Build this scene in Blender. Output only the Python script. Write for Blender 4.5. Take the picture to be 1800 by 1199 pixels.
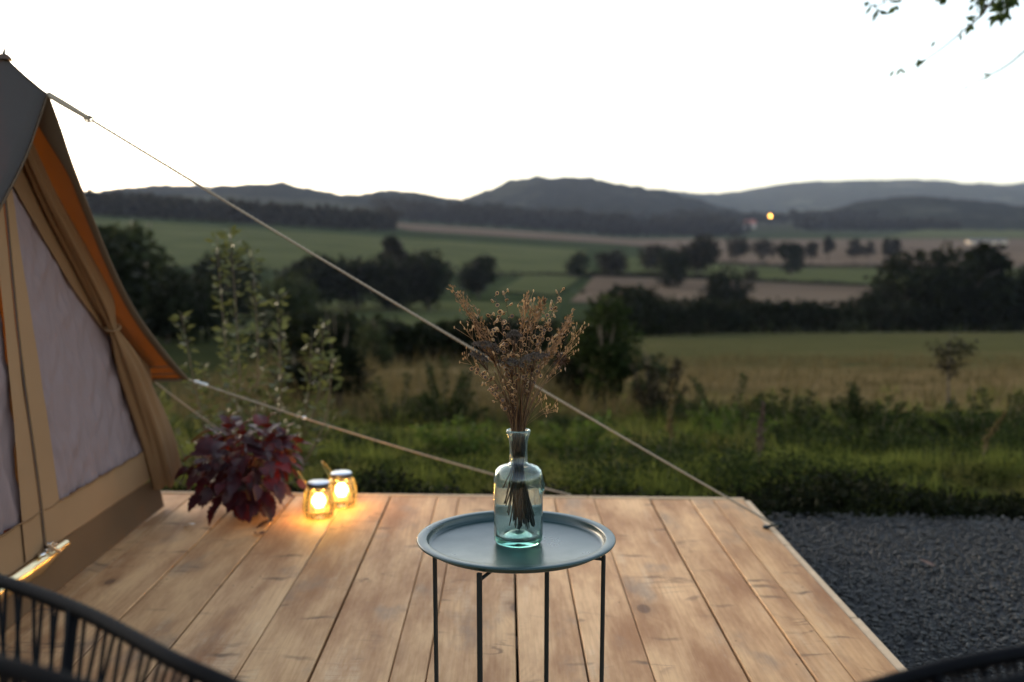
import bpy, bmesh, math, random
import numpy as np
from mathutils import Vector, Matrix, noise
R = math.radians
for o in list(bpy.data.objects):
    bpy.data.objects.remove(o)
sc = bpy.context.scene
COL = sc.collection

# ------------------------------------------------------------------ camera, sky, sun, exposure
cam_d = bpy.data.cameras.new('camera')
cam = bpy.data.objects.new('camera', cam_d)
COL.objects.link(cam)
cam.location = (0, 0, 1.196)
cam.rotation_euler = (R(90 - 5.87), 0, R(-0.33))
cam_d.lens = 35.0
cam_d.sensor_width = 36.0
cam_d.clip_start = 0.05
cam_d.clip_end = 20000
cam_d.dof.use_dof = True
cam_d.dof.focus_distance = 2.18
cam_d.dof.aperture_fstop = 2.4
sc.camera = cam

SUN_EL, SUN_AZ = 10.0, -48.0          # degrees; azimuth measured from +Y towards +X
world = bpy.data.worlds.new('World')
sc.world = world
world.use_nodes = True
wn = world.node_tree
bg = wn.nodes['Background']
sky = wn.nodes.new('ShaderNodeTexSky')
sky.sky_type = 'NISHITA'
sky.sun_disc = False
sky.sun_elevation = R(SUN_EL)
sky.sun_rotation = R(SUN_AZ)
sky.air_density = 1.0
sky.dust_density = 1.8
sky.ozone_density = 1.0
wb = wn.nodes.new('ShaderNodeHueSaturation')      # the camera's white balance for dusk
wb.inputs['Saturation'].default_value = 0.68
wn.links.new(sky.outputs[0], wb.inputs['Color'])
wn.links.new(wb.outputs[0], bg.inputs[0])
bg.inputs[1].default_value = 0.15

sun_d = bpy.data.lights.new('sun', 'SUN')
sun_d.energy = 0.2
sun_d.angle = R(16)
sun_d.color = (1.0, 0.78, 0.55)
sun = bpy.data.objects.new('sun', sun_d)
COL.objects.link(sun)
sv = Vector((math.sin(R(SUN_AZ)) * math.cos(R(SUN_EL)), math.cos(R(SUN_AZ)) * math.cos(R(SUN_EL)), math.sin(R(SUN_EL))))
sun.rotation_euler = sv.to_track_quat('Z', 'Y').to_euler()

vs = sc.view_settings
vs.view_transform = 'Standard'
vs.look = 'None'
vs.gamma = 1.0
vs.exposure = 1.98
vs.use_curve_mapping = False
sc.cycles.use_denoising = True
sc.cycles.max_bounces = 10
sc.cycles.diffuse_bounces = 3
sc.cycles.glossy_bounces = 4
sc.cycles.transmission_bounces = 10
sc.cycles.transparent_max_bounces = 12
sc.cycles.volume_bounces = 0
sc.cycles.caustics_refractive = False
sc.cycles.caustics_reflective = False
sc.cycles.sample_clamp_indirect = 6.0

# ------------------------------------------------------------------ material helpers
class NT:
    def __init__(s, name):
        s.m = bpy.data.materials.new(name)
        s.m.use_nodes = True
        s.t = s.m.node_tree
        s.b = s.t.nodes['Principled BSDF']
        s.out = s.t.nodes['Material Output']
    def n(s, typ, **kw):
        nd = s.t.nodes.new(typ)
        for k, v in kw.items():
            setattr(nd, k, v)
        return nd
    def put(s, sock, v):
        if hasattr(v, 'node'):
            s.t.links.new(v, sock)
        elif v is not None:
            if isinstance(v, (tuple, list)) and len(v) == 3 and sock.type == 'RGBA':
                v = (*v, 1)
            sock.default_value = v
    def math(s, op, a, b=None, c=None, clamp=False):
        nd = s.n('ShaderNodeMath', operation=op, use_clamp=clamp)
        for i, v in enumerate((a, b, c)):
            s.put(nd.inputs[i], v)
        return nd.outputs[0]
    def vmul(s, v, k):
        nd = s.n('ShaderNodeVectorMath', operation='MULTIPLY')
        s.put(nd.inputs[0], v); nd.inputs[1].default_value = k
        return nd.outputs[0]
    def vadd(s, v, w):
        nd = s.n('ShaderNodeVectorMath', operation='ADD')
        s.put(nd.inputs[0], v); s.put(nd.inputs[1], w)
        return nd.outputs[0]
    def mix(s, f, a, b, mode='MIX'):
        nd = s.n('ShaderNodeMix', data_type='RGBA', blend_type=mode)
        s.put(nd.inputs[0], f); s.put(nd.inputs[6], a); s.put(nd.inputs[7], b)
        return nd.outputs[2]
    def noise(s, vec, scale=1.0, detail=3.0, rough=0.5, dist=0.0, out=0):
        nd = s.n('ShaderNodeTexNoise')
        s.put(nd.inputs['Vector'], vec)
        nd.inputs['Scale'].default_value = scale
        nd.inputs['Detail'].default_value = detail
        nd.inputs['Roughness'].default_value = rough
        nd.inputs['Distortion'].default_value = dist
        return nd.outputs[out]
    def voro(s, vec, scale=1.0, feature='F1', rnd=1.0):
        nd = s.n('ShaderNodeTexVoronoi', feature=feature)
        s.put(nd.inputs['Vector'], vec)
        nd.inputs['Scale'].default_value = scale
        nd.inputs['Randomness'].default_value = rnd
        return nd
    def step(s, v, a, b, lo=0.0, hi=1.0):
        nd = s.n('ShaderNodeMapRange', interpolation_type='SMOOTHSTEP')
        s.put(nd.inputs[0], v)
        for i, k in enumerate((a, b, lo, hi)):
            nd.inputs[i + 1].default_value = k
        return nd.outputs[0]
    def sep(s, v):
        nd = s.n('ShaderNodeSeparateXYZ'); s.put(nd.inputs[0], v); return nd.outputs
    def comb(s, x, y, z=0.0):
        nd = s.n('ShaderNodeCombineXYZ')
        for i, v in enumerate((x, y, z)):
            s.put(nd.inputs[i], v)
        return nd.outputs[0]
    def obj(s):
        return s.n('ShaderNodeTexCoord').outputs['Object']
    def pos(s):
        return s.n('ShaderNodeNewGeometry').outputs['Position']
    def bump(s, h, strength=0.3, dist=0.01):
        nd = s.n('ShaderNodeBump')
        nd.inputs['Strength'].default_value = strength
        nd.inputs['Distance'].default_value = dist
        s.put(nd.inputs['Height'], h)
        s.t.links.new(nd.outputs[0], s.b.inputs['Normal'])
    def base(s, col, rough=0.6, metal=0.0, spec=0.5):
        s.put(s.b.inputs['Base Color'], col)
        s.put(s.b.inputs['Roughness'], rough)
        s.b.inputs['Metallic'].default_value = metal
        s.b.inputs['Specular IOR Level'].default_value = spec
    def translucent(s, col, fac):
        tr = s.n('ShaderNodeBsdfTranslucent'); s.put(tr.inputs[0], col)
        mx = s.n('ShaderNodeMixShader'); s.put(mx.inputs[0], fac)
        s.t.links.new(s.b.outputs[0], mx.inputs[1]); s.t.links.new(tr.outputs[0], mx.inputs[2])
        s.t.links.new(mx.outputs[0], s.out.inputs[0])

def plain(name, col, rough=0.6, metal=0.0, spec=0.5, var=0.25, scale=20.0, bump=0.0, bscale=200.0):
    k = NT(name)
    c = k.mix(k.noise(k.obj(), scale, 4), tuple(x * (1 - var) for x in col), tuple(min(1, x * (1 + var)) for x in col))
    k.base(c, rough, metal, spec)
    if bump:
        k.bump(k.noise(k.obj(), bscale, 3), bump, 0.002)
    return k.m

def leafmat(name, dark, light, trans=0.35, rough=0.7, spec=0.05, pat=0.0, warm=None):
    k = NT(name)
    g = k.n('ShaderNodeNewGeometry')
    c = k.mix(g.outputs['Random Per Island'], dark, light)
    if warm:
        c = k.mix(k.step(k.noise(k.obj(), 1.3, 2), .5, .7), c, warm)
    k.base(c, rough, 0, spec)
    k.translucent(k.mix(.5, c, tuple(min(1, x * 1.6) for x in light)), trans)
    return k.m

def wood_mat():
    k = NT('sawn_wood')
    rnd = k.n('ShaderNodeObjectInfo').outputs['Random']
    o = k.obj()
    off = k.comb(k.math('MULTIPLY', rnd, 37.3), k.math('MULTIPLY', rnd, 91.7), k.math('MULTIPLY', rnd, 13.1))
    P = k.vadd(o, off)
    xyz = k.sep(P)
    # round knots
    kv = k.voro(k.vmul(P, (4.2, 2.3, 0)), 1.0)
    kd = kv.outputs['Distance']
    kr = k.sep(kv.outputs['Color'])
    keep = k.step(kr[0], .50, .52)
    size = k.math('MULTIPLY_ADD', kr[1], .085, .045)
    kcore = k.math('MULTIPLY', keep, k.math('SUBTRACT', 1.0, k.step(k.math('DIVIDE', kd, size), .75, 1.05)))
    kring = k.math('MULTIPLY', keep, k.math('SUBTRACT', 1.0, k.step(k.math('DIVIDE', kd, size), 1.0, 2.3)))
    kfar = k.math('MULTIPLY', keep, k.math('SUBTRACT', 1.0, k.step(kd, .05, .45)))
    # growth rings, pushed aside by the knots
    low = k.noise(k.vmul(P, (2.5, .45, 1)), 1.0, 3)
    gx = k.math('ADD', xyz[0], k.math('MULTIPLY', low, .14))
    gx = k.math('ADD', gx, k.math('MULTIPLY', kfar, .055))
    fine = k.noise(k.vmul(P, (9, 1.2, 1)), 1.0, 3)
    gx = k.math('ADD', gx, k.math('MULTIPLY', fine, .02))
    ring = k.math('SINE', k.math('MULTIPLY', gx, 330.0))
    ring = k.step(ring, -.6, 1.0)
    ringamp = k.step(k.noise(k.vmul(P, (5, .9, 1)), 1.0, 2), .38, .62, .25, 1.0)
    fib = k.noise(k.vmul(P, (260, 7, 1)), 1.0, 3)
    saw = k.noise(k.vmul(P, (6, 330, 1)), 1.0, 2)
    base = k.mix(k.step(k.noise(k.vmul(P, (6, 1.5, 1)), 1.0, 5, .65), .28, .70), (.325, .150, .060), (.72, .452, .238))
    base = k.mix(k.math('MULTIPLY', k.math('MULTIPLY', ring, ringamp), .19), base, (.30, .15, .065))
    base = k.mix(k.math('MULTIPLY', k.step(fib, .45, .75), .22), base, (.26, .145, .075))
    # greyed, weathered patches and pale rough-sawn patches
    w1 = k.step(k.noise(k.vadd(k.vmul(P, (4.5, 2.2, 1)), (7, 3, 1)), 1.0, 5, .62), .53, .72)
    base = k.mix(k.math('MULTIPLY', w1, .62), base, (.225, .17, .13))
    w2 = k.step(k.noise(k.vadd(k.vmul(P, (8, 1.3, 1)), (27, 13, 1)), 1.0, 6, .7), .55, .68)
    base = k.mix(k.math('MULTIPLY', k.math('MULTIPLY', w2, k.step(saw, .3, .6)), .4), base, (.72, .56, .39))
    # whorls of spike knots: thin dark marks lying across the board
    wob = k.math('MULTIPLY', k.noise(k.vmul(P, (9, 3, 1)), 1.0, 2), .10)
    sv_ = k.voro(k.comb(k.math('MULTIPLY', xyz[0], 6.0), k.math('MULTIPLY', k.math('ADD', xyz[1], wob), 22.0), 0.0), 1.0)
    sk = k.sep(sv_.outputs['Color'])
    smark = k.math('MULTIPLY', k.step(sk[0], .90, .905), k.math('SUBTRACT', 1.0, k.step(k.math('ADD', sv_.outputs['Distance'], k.math('MULTIPLY', k.noise(k.vmul(P, (30, 60, 0)), 1.0, 3), .3)), .16, .62)))
    shalo = k.math('MULTIPLY', k.step(k.noise(k.vmul(P, (3.0, 2.2, 0)), 1.0, 2), .52, .66), k.step(k.noise(k.vadd(k.vmul(P, (5, 34, 0)), (3, 9, 0)), 1.0, 3, .6, 1.2), .58, .74))
    crk = k.math('ABSOLUTE', k.math('SUBTRACT', k.noise(k.vadd(k.vmul(P, (2.2, 5.5, 0)), (31, 17, 0)), 1.0, 4, .55, .6), .5))
    cm = k.math('MULTIPLY', k.math('SUBTRACT', 1.0, k.step(crk, .002, .020)), k.step(k.noise(k.vadd(k.vmul(P, (2.6, 3.1, 0)), (5, 41, 0)), 1.0, 2), .56, .68))
    base = k.mix(k.math('MULTIPLY', cm, .75), base, (.16, .085, .045))
    base = k.mix(k.math('MULTIPLY', shalo, .8), base, (.19, .105, .055))
    base = k.mix(k.math('MULTIPLY', smark, .75), base, (.085, .045, .025))
    base = k.mix(k.math('MULTIPLY', kring, .45), base, (.24, .115, .05))
    base = k.mix(k.math('MULTIPLY', kcore, .72), base, (.12, .06, .033))
    # specks
    dv = k.voro(k.vmul(P, (15, 11, 0)), 1.0)
    dr = k.sep(dv.outputs['Color'])
    dot = k.math('MULTIPLY', k.step(dr[0], .86, .87), k.math('SUBTRACT', 1.0, k.step(dv.outputs['Distance'], .03, .075)))
    base = k.mix(k.math('MULTIPLY', dot, .8), base, (.06, .035, .02))
    tint = k.mix(rnd, (.80, .73, .62), (1.06, 1.01, .95))
    base = k.mix(1.0, base, tint, 'MULTIPLY')
    k.base(base, k.step(fib, .2, .8, .62, .82), 0, .35)
    h = k.math('ADD', k.math('MULTIPLY', ring, .15), k.math('ADD', k.math('MULTIPLY', fib, .8), k.math('MULTIPLY', saw, .5)))
    k.bump(k.math('SUBTRACT', h, k.math('MULTIPLY', smark, 2.0)), .35, .0016)
    return k.m

def fabric(name, col, trans=None, tfac=0.0, rough=.85, weave=900.0, var=.12, bump=.25):
    k = NT(name)
    n1 = k.noise(k.obj(), 3.0, 4)
    c = k.mix(n1, tuple(x * (1 - var) for x in col), tuple(x * (1 + var) for x in col))
    k.base(c, rough, 0, .1)
    k.bump(k.noise(k.obj(), weave, 2), bump, .001)
    if trans:
        k.translucent(k.mix(n1, tuple(x * .85 for x in trans), trans), tfac)
    return k.m

M = {}
M['wood'] = wood_mat()
M['bleached'] = plain('bleached_wood', (.50, .35, .21), .75, var=.25, scale=30, bump=.4)
M['joist'] = plain('joist_wood', (.20, .13, .08), .8)
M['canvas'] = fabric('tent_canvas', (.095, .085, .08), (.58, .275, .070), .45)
M['canvas_hem'] = fabric('canvas_hem', (.13, .095, .065), (.10, .04, .01), .10)
M['mesh_cloth'] = fabric('mesh_cloth', (.225, .165, .160), (.30, .2, .18), .10, weave=1500, bump=.15, var=.04)
M['tan'] = fabric('tan_canvas', (.28, .165, .085), (.3, .16, .07), .08)
M['curtain'] = fabric('curtain_canvas', (.21, .115, .055), (.3, .14, .05), .10)
M['mud'] = fabric('groundsheet_vinyl', (.115, .064, .033), rough=.6, var=.2)
M['zip'] = plain('zip_tape', (.05, .033, .025), .6)
M['chrome'] = plain('bright_metal', (.75, .74, .72), .22, 1.0, var=.05)
M['sill'] = plain('brass_foil', (.80, .62, .36), .25, 1.0, var=.1)
M['rope'] = plain('jute_rope', (.30, .235, .165), .85, var=.3, scale=300, bump=.6, bscale=500)
M['table'] = plain('green_table_paint', (.007, .034, .034), .30, 0, .5, var=.04, bump=.06, bscale=1400)
def tray_paint():
    k = NT('green_tray_paint'); o = k.obj()
    sm = k.noise(o, 9, 5, .65); dst = k.step(k.noise(o, 260, 2), .62, .80)
    k.base(k.mix(k.math('MULTIPLY', dst, .04), (.007, .034, .034), (.25, .24, .22)), k.step(sm, .3, .7, .27, .34), 0, .5)
    return k.m
M['table'] = tray_paint()
M['steel'] = plain('dark_table_steel', (.008, .011, .011), .5, 0, .25, var=.1)
M['cord'] = plain('black_cord', (.004, .004, .005), .6, 0, .06, var=.2)
M['lid'] = plain('brushed_lid', (.62, .64, .68), .3, 1.0, var=.08)
M['lidrim'] = plain('dark_lid_rim', (.06, .06, .06), .4, .6)
M['wire'] = plain('gold_wire', (.55, .40, .14), .3, 1.0, var=.1)
M['bark'] = plain('bark', (.06, .045, .035), .9, var=.4, scale=8, bump=.6, bscale=40)
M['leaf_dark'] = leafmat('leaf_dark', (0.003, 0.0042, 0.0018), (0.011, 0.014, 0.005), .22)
M['leaf_olive'] = leafmat('leaf_olive', (0.013, 0.018, 0.008), (0.036, 0.042, 0.017), .25)
M['leaf_brown'] = leafmat('leaf_brown', (0.007, 0.0065, 0.004), (0.019, 0.017, 0.009), .22)
M['leaf_green'] = leafmat('leaf_green', (.016, .028, .006), (.070, .100, .018), .30)
M['leaf_shrub'] = leafmat('leaf_shrub', (.020, .026, .008), (.105, .110, .034), .25, .55, .15)
M['leaf_overhead'] = leafmat('leaf_overhead', (.02, .035, .01), (.05, .075, .02), .3)
M['weed'] = leafmat('weed_leaf', (.004, .0075, .002), (.024, .035, .009), .30)
M['grass'] = leafmat('grass_blade', (0.007, 0.012, 0.003), (0.105, 0.122, 0.026), .48, warm=(.085, .062, .026))
M['drygrass'] = leafmat('dry_grass_blade', (.035, .032, .012), (.11, .082, .036), .3)
M['stem'] = plain('shrub_stem', (.10, .065, .035), .7, var=.3)
M['straw'] = leafmat('dry_straw', (.032, .014, .006), (.29, .155, .065), .30, .55, .4)
M['darkstem'] = leafmat('dark_dry_stem', (.022, .010, .005), (.085, .036, .014), .1, .55, .4)
M['pod'] = leafmat('dry_pod', (.13, .062, .024), (.66, .43, .22), .45, .5, .4)
M['podcore'] = plain('pod_core', (.05, .026, .015), .7)
M['umbel'] = leafmat('dry_umbel', (.045, .034, .027), (.15, .12, .10), .12)
M['stone'] = leafmat('gravel_stone', (.003, .0028, .0026), (.034, .032, .029), 0.0, .6, .5)
M['terracotta'] = plain('dark_pot', (.06, .04, .035), .6)
M['hillforest'] = None

def coleus():
    k = NT('coleus_leaf')
    rnd = k.n('ShaderNodeObjectInfo').outputs['Random']
    o = k.sep(k.obj())
    edge = k.step(k.math('ABSOLUTE', o[0]), .012, .036)
    c = k.mix(rnd, (.011, .0035, .005), (.042, .006, .007))
    c = k.mix(k.math('MULTIPLY', edge, .5), c, (.075, .010, .009))
    c = k.mix(k.math('MULTIPLY', k.noise(k.obj(), 60, 3), .5), c, (.025, .010, .018))
    k.base(c, .5, 0, .25)
    k.bump(k.noise(k.obj(), 140, 2), .5, .002)
    k.translucent((.28, .026, .008), .13)
    return k.m
M['coleus'] = coleus()

def glass(name, col, dens):
    k = NT(name)
    k.b.inputs['Base Color'].default_value = (.93, .99, .97, 1)
    k.b.inputs['Roughness'].default_value = 0.015
    k.b.inputs['IOR'].default_value = 1.47
    k.b.inputs['Transmission Weight'].default_value = 1.0
    k.bump(k.noise(k.obj(), 22, 2), .12, .006)
    k.translucent((.80, .93, .88), k.step(k.noise(k.obj(), 14, 4), .3, .75, .05, .20))
    if dens:
        va = k.n('ShaderNodeVolumeAbsorption')
        va.inputs[0].default_value = (*col, 1); va.inputs[1].default_value = dens
        k.t.links.new(va.outputs[0], k.out.inputs['Volume'])
    return k.m
M['glass'] = glass('sea_glass', (.22, .80, .66), 13.0)

def thin_glass():
    k = NT('lantern_glass')
    t = k.n('ShaderNodeBsdfTransparent'); t.inputs[0].default_value = (1, .93, .72, 1)
    g = k.n('ShaderNodeBsdfGlossy'); g.inputs[1].default_value = .05
    f = k.n('ShaderNodeFresnel'); f.inputs[0].default_value = 1.45
    mx = k.n('ShaderNodeMixShader')
    k.t.links.new(f.outputs[0], mx.inputs[0]); k.t.links.new(t.outputs[0], mx.inputs[1]); k.t.links.new(g.outputs[0], mx.inputs[2])
    tr = k.n('ShaderNodeBsdfTranslucent'); tr.inputs[0].default_value = (1, .86, .5, 1)
    m2 = k.n('ShaderNodeMixShader'); m2.inputs[0].default_value = .035
    k.t.links.new(mx.outputs[0], m2.inputs[1]); k.t.links.new(tr.outputs[0], m2.inputs[2])
    k.t.links.new(m2.outputs[0], k.out.inputs[0])
    return k.m
M['jar'] = thin_glass()

def emit(name, col, st):
    k = NT(name)
    k.base((.8, .7, .5), .4)
    k.b.inputs['Emission Color'].default_value = (*col, 1)
    k.b.inputs['Emission Strength'].default_value = st
    return k.m
M['bulb'] = emit('bulb_glow', (1.0, .62, .20), 7.0)
M['farlamp'] = emit('far_lamp_glow', (1.0, .42, .07), 13.0)

# ------------------------------------------------------------------ object helpers
def sstep(a, b, x):
    t = min(1, max(0, (x - a) / (b - a))); return t * t * (3 - 2 * t)

def tag(o, label=None, cat=None, group=None, kind=None):
    if label: o['label'] = label
    if cat: o['category'] = cat
    if group: o['group'] = group
    if kind: o['kind'] = kind
    return o

def link(name, me, mat=None, parent=None, loc=None, rot=None, scale=None):
    o = bpy.data.objects.new(name, me)
    COL.objects.link(o)
    if mat is not None and me is not None and not me.materials:
        me.materials.append(mat)
    if parent: o.parent = parent
    if loc is not None: o.location = loc
    if rot is not None: o.rotation_euler = rot
    if scale is not None: o.scale = (scale,) * 3 if isinstance(scale, (int, float)) else scale
    return o

def thing(name, loc, label, cat, group=None, rz=0):
    o = bpy.data.objects.new(name, None)
    o.empty_display_size = .1
    COL.objects.link(o)
    o.location = loc; o.rotation_euler = (0, 0, rz)
    return tag(o, label, cat, group)

def arr_mesh(name, V, F, smooth=False):
    """mesh from numpy arrays; F is (m,k) with constant k"""
    V = np.asarray(V, np.float32); F = np.asarray(F, np.int32)
    me = bpy.data.meshes.new(name)
    m, k = F.shape
    me.vertices.add(len(V)); me.vertices.foreach_set('co', V.ravel())
    me.loops.add(m * k); me.loops.foreach_set('vertex_index', F.ravel())
    me.polygons.add(m)
    me.polygons.foreach_set('loop_start', np.arange(m, dtype=np.int32) * k)
    me.polygons.foreach_set('loop_total', np.full(m, k, np.int32))
    if smooth: me.polygons.foreach_set('use_smooth', np.ones(m, bool))
    me.update(calc_edges=True); me.validate()
    return me

class MB:
    def __init__(s): s.v = []; s.f = []
    def add(s, v, f):
        b = len(s.v); s.v += [tuple(p) for p in v]; s.f += [tuple(i + b for i in q) for q in f]
    def grid(s, rows, closed_u=False, closed_v=False):
        n = len(rows); m = len(rows[0]); b = len(s.v)
        for r in rows: s.v += [tuple(p) for p in r]
        for i in range(n if closed_v else n - 1):
            for j in range(m if closed_u else m - 1):
                i2 = (i + 1) % n; j2 = (j + 1) % m
                s.f.append((b + i * m + j, b + i * m + j2, b + i2 * m + j2, b + i2 * m + j))
    def box(s, a, c):
        (x0, y0, z0), (x1, y1, z1) = a, c
        s.add([(x0, y0, z0), (x1, y0, z0), (x1, y1, z0), (x0, y1, z0), (x0, y0, z1), (x1, y0, z1), (x1, y1, z1), (x0, y1, z1)],
              [(3, 2, 1, 0), (4, 5, 6, 7), (0, 1, 5, 4), (1, 2, 6, 5), (2, 3, 7, 6), (3, 0, 4, 7)])
    def tube(s, pts, r, n=8, closed=False, cap=True):
        pts = [Vector(p) for p in pts]; N = len(pts)
        rr = r if isinstance(r, (list, tuple)) else [r] * N
        rows = []; up = None
        for i, p in enumerate(pts):
            if closed: t = pts[(i + 1) % N] - pts[i - 1]
            else: t = pts[min(i + 1, N - 1)] - pts[max(i - 1, 0)]
            t.normalize()
            if up is None:
                up = Vector((0, 0, 1)) if abs(t.z) < .9 else Vector((1, 0, 0))
            a = up - t * up.dot(t)
            if a.length < 1e-6: a = t.orthogonal()
            a.normalize(); up = a; b = t.cross(a)
            rows.append([p + (a * math.cos(2 * math.pi * k / n) + b * math.sin(2 * math.pi * k / n)) * rr[i] for k in range(n)])
        st = len(s.v)
        s.grid(rows, closed_u=True, closed_v=closed)
        if cap and not closed:
            s.f.append(tuple(st + k for k in reversed(range(n)))); e = st + (N - 1) * n
            s.f.append(tuple(e + k for k in range(n)))
    def lathe(s, prof, n=32, c=(0, 0, 0)):
        s.grid([[(c[0] + r * math.cos(2 * math.pi * k / n), c[1] + r * math.sin(2 * math.pi * k / n), c[2] + z) for k in range(n)] for r, z in prof], closed_u=True)
    def mesh(s, name, smooth=True):
        me = bpy.data.meshes.new(name)
        me.from_pydata(s.v, [], s.f)
        if smooth: me.polygons.foreach_set('use_smooth', np.ones(len(me.polygons), bool))
        me.update()
        return me
    def build(s, name, mat, parent=None, smooth=True, loc=None):
        o = link(name, s.mesh(name, smooth), mat, parent, loc)
        return o

def bevel(o, w=.004, seg=2):
    md = o.modifiers.new('bevel', 'BEVEL'); md.width = w; md.segments = seg; md.limit_method = 'ANGLE'; md.angle_limit = R(40)

def spline(pts, n=8, closed=False):
    P = [Vector(p) for p in pts]; N = len(P); out = []
    for i in range(N if closed else N - 1):
        g = lambda k: P[k % N] if closed else P[min(max(k, 0), N - 1)]
        p0, p1, p2, p3 = g(i - 1), g(i), g(i + 1), g(i + 2)
        for j in range(n):
            t = j / n
            out.append(.5 * ((2 * p1) + (p2 - p0) * t + (2 * p0 - 5 * p1 + 4 * p2 - p3) * t * t + (3 * p1 - p0 - 3 * p2 + p3) * t ** 3))
    if not closed: out.append(P[-1].copy())
    return out

# ------------------------------------------------------------------ terrain
PROF = [(-600, -.24), (4.8, -.24), (6.5, -.36), (9, -.72), (12, -1.0), (60, -5.1), (127, -10.8), (170, -12.3), (230, -12.6), (300, -12),
        (420, -10.6), (600, -7), (800, -2), (1000, 4), (1300, 20), (1500, 33), (1900, 50), (2500, 60), (7000, 60)]
def terrain(x, y):
    z = PROF[-1][1]
    for (a, za), (b, zb) in zip(PROF, PROF[1:]):
        if y < b:
            t = max(0, (y - a) / (b - a)); z = za + (zb - za) * t; break
    if y > 60 and x < 140:
        z += sstep(70, 480, y) * .065 * (120 - min(x, 120)) * sstep(140, 60, x) if x > -400 else sstep(70, 480, y) * 33.8
    return min(z, 75)

def axis(a, b, s0, g):
    out = [0.0]; st = s0
    while out[-1] < b:
        out.append(out[-1] + st); st *= g
    neg = [0.0]; st = s0
    while neg[-1] > a:
        neg.append(neg[-1] - st); st *= g
    return neg[:0:-1] + out

def ground_mat():
    k = NT('pasture')
    p = k.pos()
    y = k.sep(p)[1]
    n1 = k.noise(p, .09, 5, .6); n2 = k.noise(p, 1.1, 4, .6); n3 = k.noise(k.vmul(p, (.05, .25, 1)), 1.0, 3)
    near = k.mix(n2, (.012, .015, .007), (.032, .035, .014))
    c = near
    far = k.mix(n1, (.022, .031, .013), (.040, .048, .021))
    c = k.mix(k.step(y, 110, 180), c, far)
    c = k.mix(k.step(y, 900, 1300), c, k.mix(k.noise(p, .008, 3), (.02, .024, .015), (.055, .05, .034)))
    k.base(c, .95, 0, .0)
    k.bump(k.noise(p, 5, 4), .5, .08)
    return k.m

def field_mat(name, a, b, sc_=.15, stripe=None):
    k = NT(name)
    p = k.pos()
    f = k.noise(k.vmul(p, stripe or (.6, 1, 1)), sc_, 5, .6)
    k.base(k.mix(k.step(f, .3, .7), a, b), .95, 0, .0)
    k.bump(k.noise(p, 2.5, 4), .5, .1)
    return k.m

xs = axis(-2600, 2600, .5, 1.075); ys = axis(-60, 6500, .45, 1.045)
rows = [[(x, y, terrain(x, y) + (.03 * noise.noise(Vector((x, y, 0))) if 5 < y < 40 else 0)) for x in xs] for y in ys]
mb = MB(); mb.grid(rows)
tag(mb.build('ground', ground_mat()), kind='structure')

def drape(name, quad, mat, nu, nv, lift):
    a, b, c, d = [Vector((*q, 0)) for q in quad]
    rows = []
    for j in range(nv + 1):
        t = j / nv; l = a.lerp(d, t); r = b.lerp(c, t); row = []
        for i in range(nu + 1):
            p = l.lerp(r, i / nu); row.append((p.x, p.y, terrain(p.x, p.y) + lift))
        rows.append(row)
    mb = MB(); mb.grid(rows)
    return tag(mb.build(name, mat), kind='structure')

def meadow_mat():
    k = NT('meadow_turf'); p = k.pos(); y = k.sep(p)[1]
    f = k.math('MULTIPLY_ADD', k.noise(k.vmul(p, (.5, 1, 1)), .10, 5, .65), 1.7, -.35)
    f2 = k.noise(k.vmul(p, (.5, 1, 1)), .9, 4, .65)
    dry = k.mix(k.step(f2, .3, .7), (.068, .050, .022), (.150, .104, .050))
    green = k.mix(k.step(f2, .3, .7), (.040, .041, .017), (.072, .067, .028))
    g = k.math('ADD', k.step(y, 12, 36, -.24, .24), f)
    k.base(k.mix(k.step(g, .30, .72), dry, green), .95, 0, 0)
    k.bump(k.noise(p, 2.5, 4), .5, .1)
    return k.m
meadow_m = meadow_mat()
green_m = field_mat('green_crop', (.055, .060, .026), (.083, .086, .038), .05)
green2_m = field_mat('lush_pasture', (.050, .056, .023), (.074, .078, .033), .05)
tan_m = field_mat('stubble', (.088, .062, .044), (.130, .095, .066), .05, (.3, 1, 1))
drape('meadow', [(-.5, 12.4), (16, 12.4), (70, 118), (10, 98)], meadow_m, 40, 60, .06)
drape('dry_verge', [(-3.6, 11.2), (0, 12.2), (1.5, 26), (-5.5, 23)], field_mat('dry_verge_turf', (.06, .05, .024), (.19, .135, .07), .8), 12, 14, .05)
drape('green_field', [(-250, 255), (20, 262), (38, 470), (-260, 452)], green_m, 50, 30, .35)
drape('pasture', [(-34, 88), (2, 92), (10, 185), (-42, 185)], green2_m, 24, 30, .25)
drape('stubble_field', [(12, 188), (110, 182), (140, 262), (24, 272)], tan_m, 24, 20, .3)
drape('green_field', [(-2, 214), (10, 205), (26, 300), (10, 300)], green_m, 12, 18, .4)
drape('pasture', [(27, 285), (150, 275), (230, 395), (44, 400)], green2_m, 24, 20, .45)
drape('stubble_field', [(60, 412), (260, 402), (440, 640), (110, 640)], tan_m, 30, 24, .5)
drape('stubble_field', [(-60, 640), (470, 650), (580, 880), (-120, 880)], tan_m, 40, 20, .6)
drape('green_field', [(330, 905), (640, 880), (900, 1180), (480, 1150)], green_m, 24, 20, .8)

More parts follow.
